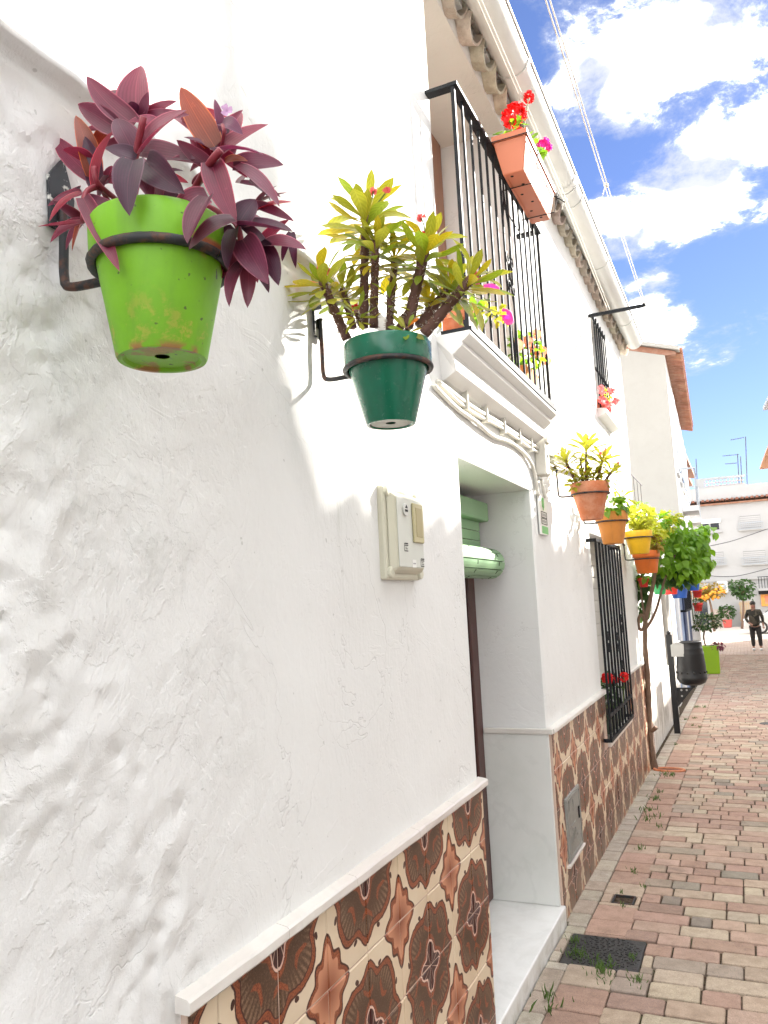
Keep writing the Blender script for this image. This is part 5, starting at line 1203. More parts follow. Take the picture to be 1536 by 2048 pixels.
# petunias on the balcony floor
pp = thing('petunia_pot', 'terracotta pot of magenta petunias behind the balcony railing', 'potted plant', (-.02, 3.03, 2.603))
b = MB(); b.lathe(pot_profile(.085, .06, .16), (-.02, 3.03, 2.603), 24); b.build('pot', MTERRA, pp, smooth=True)
for (px, py) in ((955, 625), (975, 628), (990, 632), (1000, 628)):
    c = WX(px, py, .13); bush(pp, c, (.03, .04, .025), 14, .035, MYGREEN if px > 970 else MGREEN, 'heart')
def trumpet(parent, c, d, r, mat):
    c, d = Vector(c), Vector(d).normalized(); u_ = d.orthogonal().normalized(); v_ = d.cross(u_); n = 15; b = MB()
    rg = [(0, -.9, .12), (0, -.25, .3), (0, .0, .85), (0, -.05, 1.)]
    vs = []
    for _, h, q in rg:
        for a in range(n): an = a * 2 * math.pi / n; rr = q * r * (1 + (.08 * math.cos(5 * an) if q > .8 else 0)); vs.append(c + d * h * r + (u_ * math.cos(an) + v_ * math.sin(an)) * rr)
    b.add(vs, [(i * n + a, i * n + (a + 1) % n, (i + 1) * n + (a + 1) % n, (i + 1) * n + a) for i in range(3) for a in range(n)]); b.build('flower', mat, parent, smooth=True)
trumpet(pp, WX(1015, 633, .17), (.8, -.5, .1), .038, MPINK); trumpet(pp, WX(983, 575, .13), (.4, -.6, .5), .034, MPINK); trumpet(pp, WX(950, 562, .12), (.5, -.8, .1), .022, MPINK)
b = MB(); b.tube(spline([(-.02, 3.03, 2.75), (.06, 3.1, 2.8), WX(990, 632, .13), WX(1010, 633, .15)], 5), .003, 5); b.build('stem', MGSTEM, pp)
b = MB(); b.tube(spline([(-.02, 3.03, 2.75), (.05, 3.08, 2.85), WX(975, 600, .12), WX(982, 580, .13)], 5), .003, 5); b.build('stem', MGSTEM, pp)
po = thing('salmon_petunia_box', 'ochre box of salmon petunias at the far end of the balcony', 'flower box', (.02, 4.0, 2.603))
b = MB(); b.hexa([(-.05, 3.83, 2.603), (.06, 3.83, 2.603), (.06, 4.05, 2.603), (-.05, 4.05, 2.603), (-.07, 3.81, 2.74), (.085, 3.81, 2.74), (.085, 4.06, 2.74), (-.07, 4.06, 2.74)]); b.build('box', MORANGE, po, bev=.004)
bush(po, (.04, 3.95, 2.84), (.09, .13, .10), 90, .045, MGREEN)
for (px, py) in ((1072, 668), (1070, 705), (1080, 712), (1092, 722), (1060, 690), (1035, 690), (1055, 680), (1085, 700)): trumpet(po, WX(px, py, .10), (rnd(.2, .8), -.8, rnd(-.2, .5)), .030, MSAL)
# lower window box
wb = planter_box('window_box', 'dark green trough of red geraniums behind the lower window grille', -.10, .045, 5.80, 6.55, .605, .74, m_simple('dark_green_trough', (.05, .075, .05), .5), .015)
bush(wb, (-.02, 6.1, .86), (.06, .28, .14), 90, .06, MDGREEN, 'heart')
for (px, py, r) in ((1215, 1357, .04), (1224, 1358, .035), (1248, 1354, .035), (1232, 1360, .03)): c = WX(px, py, .03 if px < 1240 else .10); gerhead(wb, c, r, MRED, (c.x - .02, c.y, .78))
wu = thing('sill_flowers', 'pink flowers spilling over the upper window sill', 'potted plant', (.03, 6.75, 3.13))
b = MB(); b.box((-.04, 6.70, 3.131), (.06, 7.05, 3.22)); b.build('box', MPLAN, wu, bev=.005)
bush(wu, (.05, 6.85, 3.27), (.04, .1, .07), 36, .045, MYGREEN)
for (px, py) in ((1201, 778), (1205, 783), (1222, 782), (1207, 803), (1212, 812), (1203, 800), (1233, 800), (1228, 808), (1216, 822), (1210, 806), (1218, 815)): floret(wu, WX(px, py, .06 if px < 1220 else .13), 5, .02, MROSE, size=.024)
for (px, py) in ((1222, 782), (1233, 800)): b = MB(); b.tube(spline([(.03, 6.85, 3.22), (.08, 6.95, 3.28), WX(px, py, .13)], 4), .003, 5); b.build('stem', MGSTEM, wu)
# ------------------------------------------------------------------ small tree by the corner of the white house
tr = thing('small_tree', 'slim small tree with forked trunk and heart shaped green leaves', 'tree', (.045, 8.1, gz(8.1)))
T = lambda px, py, y: DY(px, py, y)
trunk = [T(1310, 1543, 8.1), T(1303, 1500, 8.1), T(1298, 1450, 8.12), T(1297, 1400, 8.14), T(1294, 1340, 8.15), T(1290, 1290, 8.15), T(1291, 1240, 8.15)]
b = MB(); b.tube(spline(trunk, 5), [.036 - .014 * i / 30 + .003 * math.sin(i * 1.7) for i in range(31)], 9); tk = b.build('trunk', MBARK, tr, smooth=True)
b = MB(); b.tube(spline([T(1303, 1462, 8.1), T(1309, 1458, 8.09), T(1312, 1455, 8.08)], 4), [.02] * 8 + [.024], 8); b.build('knot', MBARK, tk, smooth=True)
for pts, r0, r1 in (([(1291, 1240), (1300, 1200), (1308, 1160), (1316, 1110), (1325, 1070)], .024, .011), ([(1291, 1258), (1303, 1240), (1314, 1215), (1322, 1185), (1333, 1150), (1350, 1110)], .016, .008), ([(1290, 1240), (1284, 1200), (1282, 1160), (1290, 1110)], .012, .006)):
    p_ = spline([T(x, y, 8.15 + i * .04) for i, (x, y) in enumerate(pts)], 5); b = MB(); b.tube(p_, [r0 + (r1 - r0) * i / (len(p_) - 1) for i in range(len(p_))], 8); b.build('branch', MBARK, tr, smooth=True)
b = MB(); c = T(1283, 1245, 8.13); b.tube([c + V(.0, .01 * math.sin(a), 0) + (_rt * math.cos(a) * .03 + _up * math.sin(a) * .075) for a in [k * .42 for k in range(16)]], .016, 8); b.build('looped_branch', MBARK, tk, smooth=True)
crown = MB(); crownd = MB()
def blob(mbx, px, py, y, rx, rz, n, L=.075):
    c = T(px, py, y)
    for k in range(n):
        d = V(rnd(-1, 1), rnd(-1, 1), rnd(-1, 1)).normalized(); q = rnd(.45, 1) ** .5; p_ = c + V(d.x * rx, d.y * rx * .9, d.z * rz) * q
        t = (d * .5 + V(rnd(-.5, .5), rnd(-.5, .5), -.7 + rnd(-.3, .3))).normalized(); l_ = L * rnd(.65, 1.25)
        mbx.leaf(p_, p_ + t * l_, l_ * .82, d + V(0, 0, .5) + V(rnd(-.4, .4), rnd(-.4, .4), 0), .22, .06, 'heart', 5, .12)
for a in ((1330, 1075, 8.4, .22, .15, 90), (1372, 1085, 8.6, .22, .16, 110), (1350, 1058, 8.4, .18, .13, 60), (1388, 1115, 8.6, .19, .13, 85), (1345, 1115, 8.3, .23, .15, 105), (1420, 1062, 8.8, .07, .05, 10), (1412, 1125, 8.7, .08, .08, 16), (1395, 1075, 8.7, .12, .10, 60), (1408, 1058, 8.8, .05, .05, 14), (1366, 1140, 8.4, .18, .10, 110), (1320, 1100, 8.3, .13, .12, 60), (1390, 1140, 8.6, .13, .08, 60), (1405, 1100, 8.7, .07, .09, 30)): blob(crown, *a)
for a in ((1335, 1150, 8.5, .16, .08, 70), (1355, 1160, 8.5, .14, .07, 50)): blob(crownd, *a)  # darker green puts the shade low in the crown into the leaf colour
stuff(crown.build('crown', MGREEN, tr, smooth=True)); stuff(crownd.build('shade_leaves', MDGREEN, tr, smooth=True))
vn = thing('wall_vine', 'trailing green vine hanging beside the corner of the white house', 'vine', (.03, 8.45, 1.2))
b = MB()
for k in range(70): f = rnd(0, 1); p_ = T(1283 + rnd(-10, 12) + f * 2, 1150 + f * 85, 8.35) + V(0, rnd(-.06, .06), 0); t = V(rnd(-.5, .5), rnd(-.5, .5), -.9).normalized(); b.leaf(p_, p_ + t * .07, .058, V(rnd(.2, 1), -1, .2), .2, .06, 'heart', 4)
stuff(b.build('foliage', MDGREEN, vn, smooth=True)); b = MB(); b.tube(spline([T(1288, 1145, 8.4), T(1283, 1180, 8.4), T(1285, 1230, 8.4)], 5), .006, 6); b.build('stem', MBARK, vn)
yv = thing('yellow_climber', 'yellow flowering climber mass behind the wall pots', 'vine', (.1, 7.9, 2.1))
for (px, py, y, n, m_, r) in ((1288, 1032, 7.9, 55, MYGREEN, .10), (1325, 1048, 8.2, 70, MYGREEN, .12), (1345, 1035, 8.3, 45, MYGREEN, .09), (1308, 1065, 7.9, 50, MYGREEN, .10), (1275, 1022, 7.6, 40, MGREEN, .09), (1312, 1045, 8.0, 90, MGREEN, .14)):
    c = T(px, py, y); bush(yv, c, (r, r, r * .8), n, .06, m_, 'heart')
b = MB(); b.tube(spline([T(1316, 1110, 8.3), T(1310, 1070, 8.1), T(1290, 1030, 7.9)], 5), .008, 6); b.build('stem', MBARK, yv)
c = V(.18, 8.05, gz(8.05)); rg = thing('tree_collar', 'terracotta collar set in the paving at the foot of the tree', 'tree surround', c)
b = MB(); b.tube([(c.x + .135 * math.cos(a * math.pi / 14), c.y + .075 * math.sin(a * math.pi / 14), c.z + .006) for a in range(29)], .013, 6, cap=False); b.build('rim', MTERRA, rg, smooth=True)
b = MB(); b.add([(c.x, c.y, c.z + .008)] + [(c.x + .125 * math.cos(a * math.pi / 10), c.y + .066 * math.sin(a * math.pi / 10), c.z + .005) for a in range(20)], [(0, 1 + a, 1 + (a + 1) % 20) for a in range(20)]); b.build('soil', m_simple('red_soil', (.16, .06, .035), .95, 0, .3, 50, .6), rg)

# ------------------------------------------------------------------ litter bin on its post
y_ = 10.4; bn = thing('litter_bin', 'dark grey barrel litter bin tilted on a flat steel post', 'litter bin', (.085, y_, gz(y_)))
a, c = DY(1355, 1466, y_), DY(1337, 1264, y_)
b = MB(); b.box((a.x - .035, y_ - .02, gz(y_) - .1), (a.x + .035, y_ + .02, c.z - .03)); b.sphere((a.x, y_, c.z - .01), .028, 10, 6); b.build('post', MBIN, bn, bev=.004)
cx = DY(1381, 1320, y_).x; zt_, zb_ = DY(1380, 1283, y_).z, DY(1380, 1370, y_).z; H_ = zt_ - zb_
b = MB(); b.lathe([(.0, 0), (.10, .005), (.150, .03), (.172, .075), (.174, .10), (.171, .105), (.166, .20), (.168, .21), (.158, .36), (.160, .37), (.158, .38), (.150, H_ * .82), (.153, H_ * .84), (.147, H_ * .86), (.147, H_ - .01), (.152, H_), (.140, H_ + .004), (.138, H_ - .02), (.14, .1)], (cx, y_, zb_), 40); b.build('drum', MBIN, bn, smooth=True)
for k in range(14): an = k * 2 * math.pi / 14; b = MB(); b.sphere((cx + .1675 * math.cos(an), y_ + .1675 * math.sin(an), zb_ + .155), .014, 8, 5); b.build('vent_hole', MDARK, bn)
b = MB(); b.prism([(a.x + .036, y_ - .004, zb_ - .03), (cx + .01, y_ - .004, zb_ - .03), (cx - .02, y_ - .004, zb_ - .06), (a.x + .036, y_ - .004, zb_ - .26)], (0, .008, 0)); gu = b.build('gusset', MBIN, bn)
for (u_, v_) in ((.09, .06), (.15, .06), (.09, .13)): b = MB(); b.tube([(a.x + u_, y_ - .0055, zb_ - v_), (a.x + u_, y_ - .0042, zb_ - v_)], .012, 10); b.build('bolt_hole', MBINP, gu)
b = MB(); b.tube([(cx, y_, zb_ - .035), (cx, y_, zb_ + .01)], .03, 10); b.build('neck', MBIN, bn)
b = MB(); b.prism([(a.x + .02, y_ - .12, zt_ - .17), (a.x + .02, y_ - .12, zt_ - .03), (a.x + .09, y_ - .14, zt_ + .005), (cx - .05, y_ - .146, zt_ - .02), (cx - .06, y_ - .146, zt_ - .17)], (0, .012, 0)); b.build('faded_patch', MBINP, bn, bev=.004)  # pale grey panel paints the washed-out haze on the drum's upper left

# ------------------------------------------------------------------ lime planter with shrub
p_ = GP(1421, 1348); lp = thing('square_planter', 'lime green square planter with a loose shrub by the far wall', 'planter', p_)
s_ = .215; hh = .62; b = MB(); b.hexa([(p_.x - s_ * .93, p_.y, p_.z), (p_.x + s_ * .93, p_.y, p_.z), (p_.x + s_ * .93, p_.y + .4, p_.z), (p_.x - s_ * .93, p_.y + .4, p_.z), (p_.x - s_, p_.y - .01, p_.z + hh), (p_.x + s_, p_.y - .01, p_.z + hh), (p_.x + s_, p_.y + .42, p_.z + hh), (p_.x - s_, p_.y + .42, p_.z + hh)]); b.build('box', MLIMEB, lp, bev=.015)
b = MB(); b.tube(spline([(p_.x - .05, p_.y + .2, p_.z + hh - .05), (p_.x - .08, p_.y + .2, p_.z + hh + .2), (p_.x - .02, p_.y + .2, p_.z + hh + .42)], 5), .018, 7); b.build('stem', MBARK, lp)
bush(lp, (p_.x, p_.y + .2, p_.z + hh + .52), (.36, .33, .20), 420, .075, MDGREEN, 'heart', droop=.2); bush(lp, (p_.x + .05, p_.y + .1, p_.z + hh + .55), (.36, .3, .18), 120, .05, m_leaf('pale_variegated_leaf', (.42, .40, .22), (.5, .48, .3)), 'heart')
bush(lp, (p_.x + .2, p_.y + .15, p_.z + hh - .02), (.14, .2, .08), 90, .07, MPURP, 'lance')

# ------------------------------------------------------------------ trees and tubs in the square
def tree(name, label, px, py_base, py0, py1, hw, y, mat, trunkpx, fruit=False, n=900, L=.16):
    base = GP(px, py_base); base = V(DY(px, py_base, y).x, y, gz(y)); top, bot = DY(trunkpx, py0, y), DY(trunkpx, py1, y)
    t = thing(name, label, 'tree', base); cz = (top.z + bot.z) / 2; rz = (top.z - bot.z) / 2; c = V(top.x, y, cz)
    b = MB(); p_ = spline([base, base.lerp(c, .5) + V(.06, 0, 0), c], 5); b.tube(p_, [.07 - .03 * i / (len(p_) - 1) for i in range(len(p_))], 8); b.build('trunk', MBARK, t, smooth=True)
    for k in range(4): d = V(rnd(-1, 1), rnd(-.6, .6), .7); b = MB(); b.tube([c - V(0, 0, rz * .8), c + d * rz * .4], .03, 6); b.build('limb', MBARK, t)
    b = MB(); lob_ = [(V(rnd(-1, 1) * hw * .55, rnd(-.5, .5) * hw, rnd(-.6, .6) * rz), rnd(.4, .6)) for _ in range(9)]
    for k in range(n):
        o_, q = random.choice(lob_); d = V(rnd(-1, 1), rnd(-1, 1), rnd(-1, 1)).normalized(); p = c + o_ + V(d.x * hw, d.y * hw, d.z * rz) * q * rnd(.5, 1.05)
        tt = (d + V(0, 0, -.5)).normalized(); l_ = L * rnd(.7, 1.2); b.leaf(p, p + tt * l_, l_ * .6, d + V(rnd(-.5, .5), rnd(-.5, .5), .4), .2, .1, 'lance', 3)
    stuff(b.build('crown', mat, t))
    if fruit:
        for k in range(34): d = V(rnd(-1, 1), rnd(-1, -.1), rnd(-1, .7)).normalized(); b = MB(); p = c + V(d.x * hw, d.y * hw, d.z * rz) * .85; b.sphere(p, .075, 8, 6); b.build('orange', MORFR, t, smooth=True)
    return t
tree('orange_tree', 'small golden tree laden with oranges in front of the dark doorway', 1428, 1255, 1166, 1203, 1.0, 46, MOLIVE, 1413, True)
tree('round_tree', 'small round green tree in front of the wooden pallet', 1483, 1247, 1160, 1198, .82, 48, MDGREEN, 1483)
yq = 50.; p_ = V(DY(1455, 1246, yq).x, yq, gz(yq)); rt = thing('tub_plant', 'red tub with a bushy green shrub against the apartment block', 'potted plant', p_)
b = MB(); b.hexa([(p_.x - .2, yq - .2, p_.z), (p_.x + .2, yq - .2, p_.z), (p_.x + .2, yq + .2, p_.z), (p_.x - .2, yq + .2, p_.z), (p_.x - .26, yq - .26, p_.z + .45), (p_.x + .26, yq - .26, p_.z + .45), (p_.x + .26, yq + .26, p_.z + .45), (p_.x - .26, yq + .26, p_.z + .45)]); b.build('tub', m_simple('red_tub', (.55, .10, .08), .6), rt, bev=.02)
bush(rt, (p_.x, yq, p_.z + .85), (.5, .4, .42), 420, .14, MDGREEN, 'lance')
pl = thing('wooden_pallet', 'upright wooden pallet leaning on the apartment block wall', 'pallet', (DY(1493, 1245, 50.6).x, 50.6, gz(50)))
a, c = DY(1480, 1203, 50.6), DY(1505, 1248, 50.6)
for k in range(6): xx = a.x + (c.x - a.x) * k / 5; b = MB(); b.box((xx - .04, 50.55, gz(50)), (xx + .04, 50.58, a.z)); b.build('slat', MPALLET, pl)
for zz in (.25, .55, .9): z = gz(50) + (a.z - gz(50)) * zz; b = MB(); b.box((a.x - .08, 50.581, z - .05), (c.x + .08, 50.62, z + .05)); b.build('crosspiece', MPALLET, pl)

# ------------------------------------------------------------------ parked car (its nose shows at the edge of the square)
yc_ = 42.; x0 = DY(1486, 1240, yc_).x; zg = gz(yc_)
car = thing('parked_car', 'white hatchback parked side on at the edge of the square', 'car', (x0 + 2, yc_ + .8, zg))
pf = [(0, .32), (.03, .62), (.35, .86), (1.0, .96), (1.55, 1.40), (2.2, 1.47), (3.1, 1.42), (3.75, .98), (3.95, .9), (4.0, .5), (3.95, .3), (3.45, .28), (.6, .28)]
b = MB(); n = len(pf); vs = []
for (yy, k) in ((0, .97), (.05, 1), (.8, 1.0), (1.55, 1), (1.6, .97)):
    for (x, z) in pf: yoff = (.10 if z > 1.1 else 0) * (1 if yy < .8 else -1 if yy > .8 else 0); vs.append((x0 + 2 + (x - 2) * k, yc_ + yy + yoff, zg + .15 + (z - .15) * (1 if z < 1 else .995)))
b.add(vs, [(j * n + i, j * n + (i + 1) % n, (j + 1) * n + (i + 1) % n, (j + 1) * n + i) for j in range(4) for i in range(n)] + [tuple(range(n - 1, -1, -1)), tuple(range(4 * n, 5 * n))]); b.build('body', MCARP, car, bev=.03)
for q in ([(1.15, .98), (1.60, 1.34), (2.15, 1.39), (2.15, .98)], [(2.22, .98), (2.22, 1.39), (3.0, 1.34), (3.45, .98)]):
    b = MB(); b.prism([(x0 + x, yc_ + .02 + (z - .98) * .2, zg + z) for x, z in q], (0, -.012, 0)); b.build('side_window', MGLASS, car)
b = MB(); b.prism([(x0 + 1.02, yc_ + .2, zg + .985), (x0 + 1.53, yc_ + .28, zg + 1.395), (x0 + 1.53, yc_ + 1.3, zg + 1.395), (x0 + 1.02, yc_ + 1.4, zg + .985)], (-.012, 0, .012)); b.build('windscreen', MGLASS, car)
for wx in (.75, 3.2):
    for wy in (-.02, 1.42):
        b = MB(); w_ = [(x0 + wx, yc_ + wy + t_, zg + .31) for t_ in (0, .2)]; b.tube(w_, .31, 20); wh = b.build('wheel', MTYRE, car, bev=.03); b = MB(); b.tube([(x0 + wx, yc_ + wy - .012, zg + .31), (x0 + wx, yc_ + wy - .001, zg + .31)], .21, 16); b.build('rim', MRIM, wh)
b = MB(); b.sphere((x0 + .12, yc_ + .12, zg + .68), .13, 10, 6, (.9, .6, .6)); b.build('headlight', MRIM, car)
b = MB(); b.box((x0 + 1.3, yc_ - .14, zg + .95), (x0 + 1.42, yc_ - .0, zg + 1.06)); b.build('mirror', MDARK, car, bev=.02)

# ------------------------------------------------------------------ person walking up the street
pb = GP(1515, 1301); sc_ = 1.60
pe = thing('person', 'person in dark camouflage jacket and dark trousers walking up the street', 'person', pb)
def skin(name, verts, edges, rad, mat, parent, lev=2):
    me = bpy.data.meshes.new(name); off = world_loc(parent); me.from_pydata([Vector(v) + pb - off for v in verts], edges, [])
    o = bpy.data.objects.new(name, me); COL.objects.link(o); o.parent = parent; me.materials.append(mat.m)
    md = o.modifiers.new('skin', 'SKIN'); md.use_smooth_shade = True
    for i, r_ in enumerate(rad):
        sv = me.skin_vertices[0].data[i]; sv.radius = (r_, r_) if not isinstance(r_, tuple) else r_; sv.use_root = (i == 0)
    sb = o.modifiers.new('sub', 'SUBSURF'); sb.levels = lev; sb.render_levels = lev; return o
# one body: pelvis, spine, head, arms, legs
bv = [(0, 0, .86), (0, .0, 1.05), (0, 0, 1.25), (0, -.01, 1.36), (-.005, -.03, 1.46), (-.005, -.04, 1.53),
      (-.17, 0, 1.30), (-.25, .02, 1.06), (-.16, -.14, .90), (-.10, -.18, .88), (.17, 0, 1.30), (.24, .06, 1.06), (.25, .02, .86), (.25, 0, .78),
      (-.09, 0, .80), (-.10, -.03, .45), (-.10, .06, .10), (-.10, -.06, .03), (.09, 0, .80), (.11, -.07, .46), (.12, -.05, .10), (.12, -.17, .03)]
be = [(0, 1), (1, 2), (2, 3), (3, 4), (4, 5), (2, 6), (6, 7), (7, 8), (8, 9), (2, 10), (10, 11), (11, 12), (12, 13), (0, 14), (14, 15), (15, 16), (16, 17), (0, 18), (18, 19), (19, 20), (20, 21)]
br = [(.10, .075), (.10, .08), (.095, .075), .05, .085, .075, .06, .045, .035, .03, .06, .045, .035, .028, .08, .055, .038, .035, .08, .055, .038, .035]
body = skin('body', bv, be, br, MSKIN, pe)
jk = skin('jacket', [(0, 0, .74), (0, 0, 1.02), (0, 0, 1.24), (0, -.005, 1.35), (-.18, 0, 1.29), (-.26, .02, 1.06), (-.17, -.13, .91), (.18, 0, 1.29), (.25, .06, 1.06), (.255, .02, .88)], [(0, 1), (1, 2), (2, 3), (2, 4), (4, 5), (5, 6), (2, 7), (7, 8), (8, 9)], [(.185, .14), (.175, .135), (.15, .115), .06, .07, .052, .042, .07, .052, .042], MCAMO, pe)
tz = skin('trousers', [(0, 0, .88), (-.09, 0, .76), (-.10, -.03, .45), (-.10, .055, .13), (.09, 0, .76), (.11, -.07, .46), (.12, -.045, .13)], [(0, 1), (1, 2), (2, 3), (0, 4), (4, 5), (5, 6)], [(.17, .13), .105, .078, .058, .105, .078, .058], MTROU, pe)
for (x, y) in ((-.10, -.02), (.12, -.12)): b = MB(); b.sphere(pb + V(x, y, .045), .06, 10, 6, (.8, 2.0, .75)); b.build('shoe', MSHOE, pe, smooth=True)
b = MB(); b.sphere(pb + V(-.005, -.012, 1.545), .092, 14, 9, (.95, 1.05, 1.0)); b.build('hair', MHAIR, pe, smooth=True)
b = MB(); b.sphere(pb + V(-.005, -.115, 1.49), .016, 8, 5, (.8, 1.2, 1.4)); b.build('nose', MSKIN, body)
for sx_ in (-1, 1): b = MB(); b.sphere(pb + V(-.005 + sx_ * .03, -.105, 1.51), .011, 8, 5); b.build('eye', MHAIR, body)
b = MB(); b.sphere(pb + V(-.005, -.105, 1.445), .02, 8, 5, (1.2, .5, .35)); b.build('mouth', MROSE, body)
for (hx, hy, hz) in ((-.10, -.18, .88), (.25, .0, .775)):
    for k in range(5): b = MB(); q = pb + V(hx + (k - 2) * .014, hy - .01, hz); b.tube([q, q + V(.01, -.015, -.05 + .01 * abs(k - 2)), q + V(.012, -.005, -.075 + .014 * abs(k - 2))], [.008, .0075, .006], 6); b.build('finger', MSKIN, body, smooth=True)

# ------------------------------------------------------------------ things fixed to the white house
mt = thing('meter_box', 'cream plastic meter box with amber window fixed on the wall', 'meter box', (0, 2.26, 1.65))
y0, y1, z0, z1 = 2.105, 2.375, 1.652, 1.932
b = MB(); b.box((-.01, y0, z0), (.022, y1, z1)); b.build('back_case', MMETER, mt, bev=.008)
i = .022; b = MB(); b.hexa([(.0225, y0 + .012, z0 + .014), (.0225, y1 - .012, z0 + .014), (.0225, y1 - .012, z1 - .014), (.0225, y0 + .012, z1 - .014), (.045, y0 + .032, z0 + .032), (.045, y1 - .030, z0 + .032), (.045, y1 - .030, z1 - .030), (.045, y0 + .032, z1 - .030)]); b.build('cover', MMETER, mt, bev=.007)
b = MB(); b.box((.0452, y0 + .036, z0 + .036), (.0475, y1 - .034, z1 - .034)); lid = b.build('face', MMETER2, mt, bev=.002)
wy0, wy1, wz0, wz1 = 2.252, 2.335, 1.765, 1.888
b = MB(); b.box((.0477, wy0, wz0), (.055, wy1, wz1)); wf = b.build('window_frame', m_simple('tan_plastic', (.52, .46, .26), .45), mt, bev=.009); b = MB(); b.box((.0552, wy0 + .018, wz0 + .018), (.0562, wy1 - .016, wz1 - .014)); b.build('window_pane', MAMBER, wf, bev=.001)
for (yy, zz) in ((y0 + .02, z0 + .02), (y1 - .02, z0 + .02), (y0 + .02, z1 - .018), (y1 - .02, z1 - .018)): b = MB(); b.tube([(.012, yy, zz), (.032, yy, zz)], .018, 12); b.build('corner_screw', MMETER, mt, bev=.004)
b = MB(); b.tube([(.0476, 2.200, 1.862), (.053, 2.200, 1.862)], .020, 18); lk = b.build('lock', m_simple('white_lock', (.7, .7, .66), .5), mt, bev=.002)
b = MB(); b.prism([(.0533, 2.191, 1.866), (.0533, 2.211, 1.866), (.0533, 2.201, 1.877)], (.0006, 0, 0)); b.build('emblem', MBLK, lk); b = MB(); b.prism([(.0533, 2.189, 1.855), (.0533, 2.211, 1.855), (.0533, 2.211, 1.862), (.0533, 2.189, 1.862)], (.0006, 0, 0)); b.build('emblem', MBLK, lk)
for (yy, zz) in ((2.185, 1.735), (2.312, 1.692)):
    b = MB()
    for (a_, c_, d_, e_) in ((.0, .022, .028, .026), (.0, .017, .028, .020), (-.004, .0, -.001, .024), (.0, .0, .026, .003), (.006, .007, .024, .009), (.004, .012, .018, .0135)): b.add([(.0481, yy + a_, zz + c_), (.0481, yy + d_, zz + c_), (.0481, yy + d_, zz + e_), (.0481, yy + a_, zz + e_)], [(0, 1, 2, 3)])
    stuff(b.build('stamp', MBLK, lid))
b = MB(); b.box((.0476, 2.240, 1.688), (.0482, 2.272, 1.712)); stk = b.build('sticker', MWPAPER, lid); b = MB(); b.box((.0483, 2.245, 1.698), (.0485, 2.267, 1.702)); b.build('print', MBINP, stk)
# ceramic plaque
cp_ = thing('ceramic_plaque', 'white ceramic wall plaque with green ornament and framed black lettering', 'sign', (.0, 4.26, 1.92))
b = MB(); b.box((.002, 4.17, 1.915), (.012, 4.355, 2.14)); b.build('tile', MWTILE, cp_, bev=.002)
for (a_, c_, d_, e_, m_) in ((4.235, 2.065, 4.285, 2.118, MGTILE), (4.25, 2.05, 4.27, 2.075, MGTILE), (4.20, 1.922, 4.345, 1.962, MGTILE)):
    b = MB(); b.box((.0122, a_, c_), (.013, d_, e_)); b.build('ornament', m_, cp_)
for zz in (1.972, 2.008):
    b = MB()
    for (a_, c_, d_, e_) in ((4.20, zz, 4.335, zz + .004), (4.20, zz + .030, 4.335, zz + .034), (4.20, zz + .004, 4.208, zz + .03), (4.327, zz + .004, 4.335, zz + .03)): b.box((.0122, a_, c_), (.0132, d_, e_))
    b.build('frame', MBLK, cp_)
    b = MB()
    for k in range(4): b.box((.0122, 4.222 + k * .025, zz + .009), (.0130, 4.238 + k * .025, zz + .025))
    stuff(b.build('lettering', MBINP, cp_))
# metal service cover
gc = thing('service_cover', 'cast aluminium service cover set in the tiled dado', 'utility cover', (0.016, 4.4, .22))
b = MB(); b.box((.010, 4.235, .215), (.024, 4.60, .535)); b.build('plate', MALU, gc, bev=.004)
b = MB()
for a_, c_ in (((4.245, .225), (4.255, .525)), ((4.58, .225), (4.59, .525)), ((4.2555, .515), (4.5795, .525)), ((4.2555, .225), (4.5795, .235))): b.box((.0242, a_[0], a_[1]), (.028, c_[0], c_[1]))
b.build('raised_edge', MALU, gc)
b = MB()
for (yy, zz, w_, h_) in ((4.30, .46, .012, .05), (4.30, .50, .06, .01), (4.40, .44, .012, .06), (4.33, .37, .10, .010), (4.32, .28, .012, .05), (4.35, .29, .012, .05), (4.38, .30, .012, .05), (4.42, .29, .012, .06), (4.46, .30, .04, .012)): b.box((.0242, yy, zz), (.027, yy + w_, zz + h_))
stuff(b.build('embossed_letters', MALU, gc)); b = MB(); b.box((.0243, 4.53, .37), (.029, 4.55, .43)); b.build('key_slot', MDARK, gc)
b = MB(); b.prism([(.010, 4.20, .20), (.034, 4.20, .204), (.034, 4.20, .214), (.010, 4.20, .214)], (0, .42, 0)); b.build('lip', MCAP, gc)
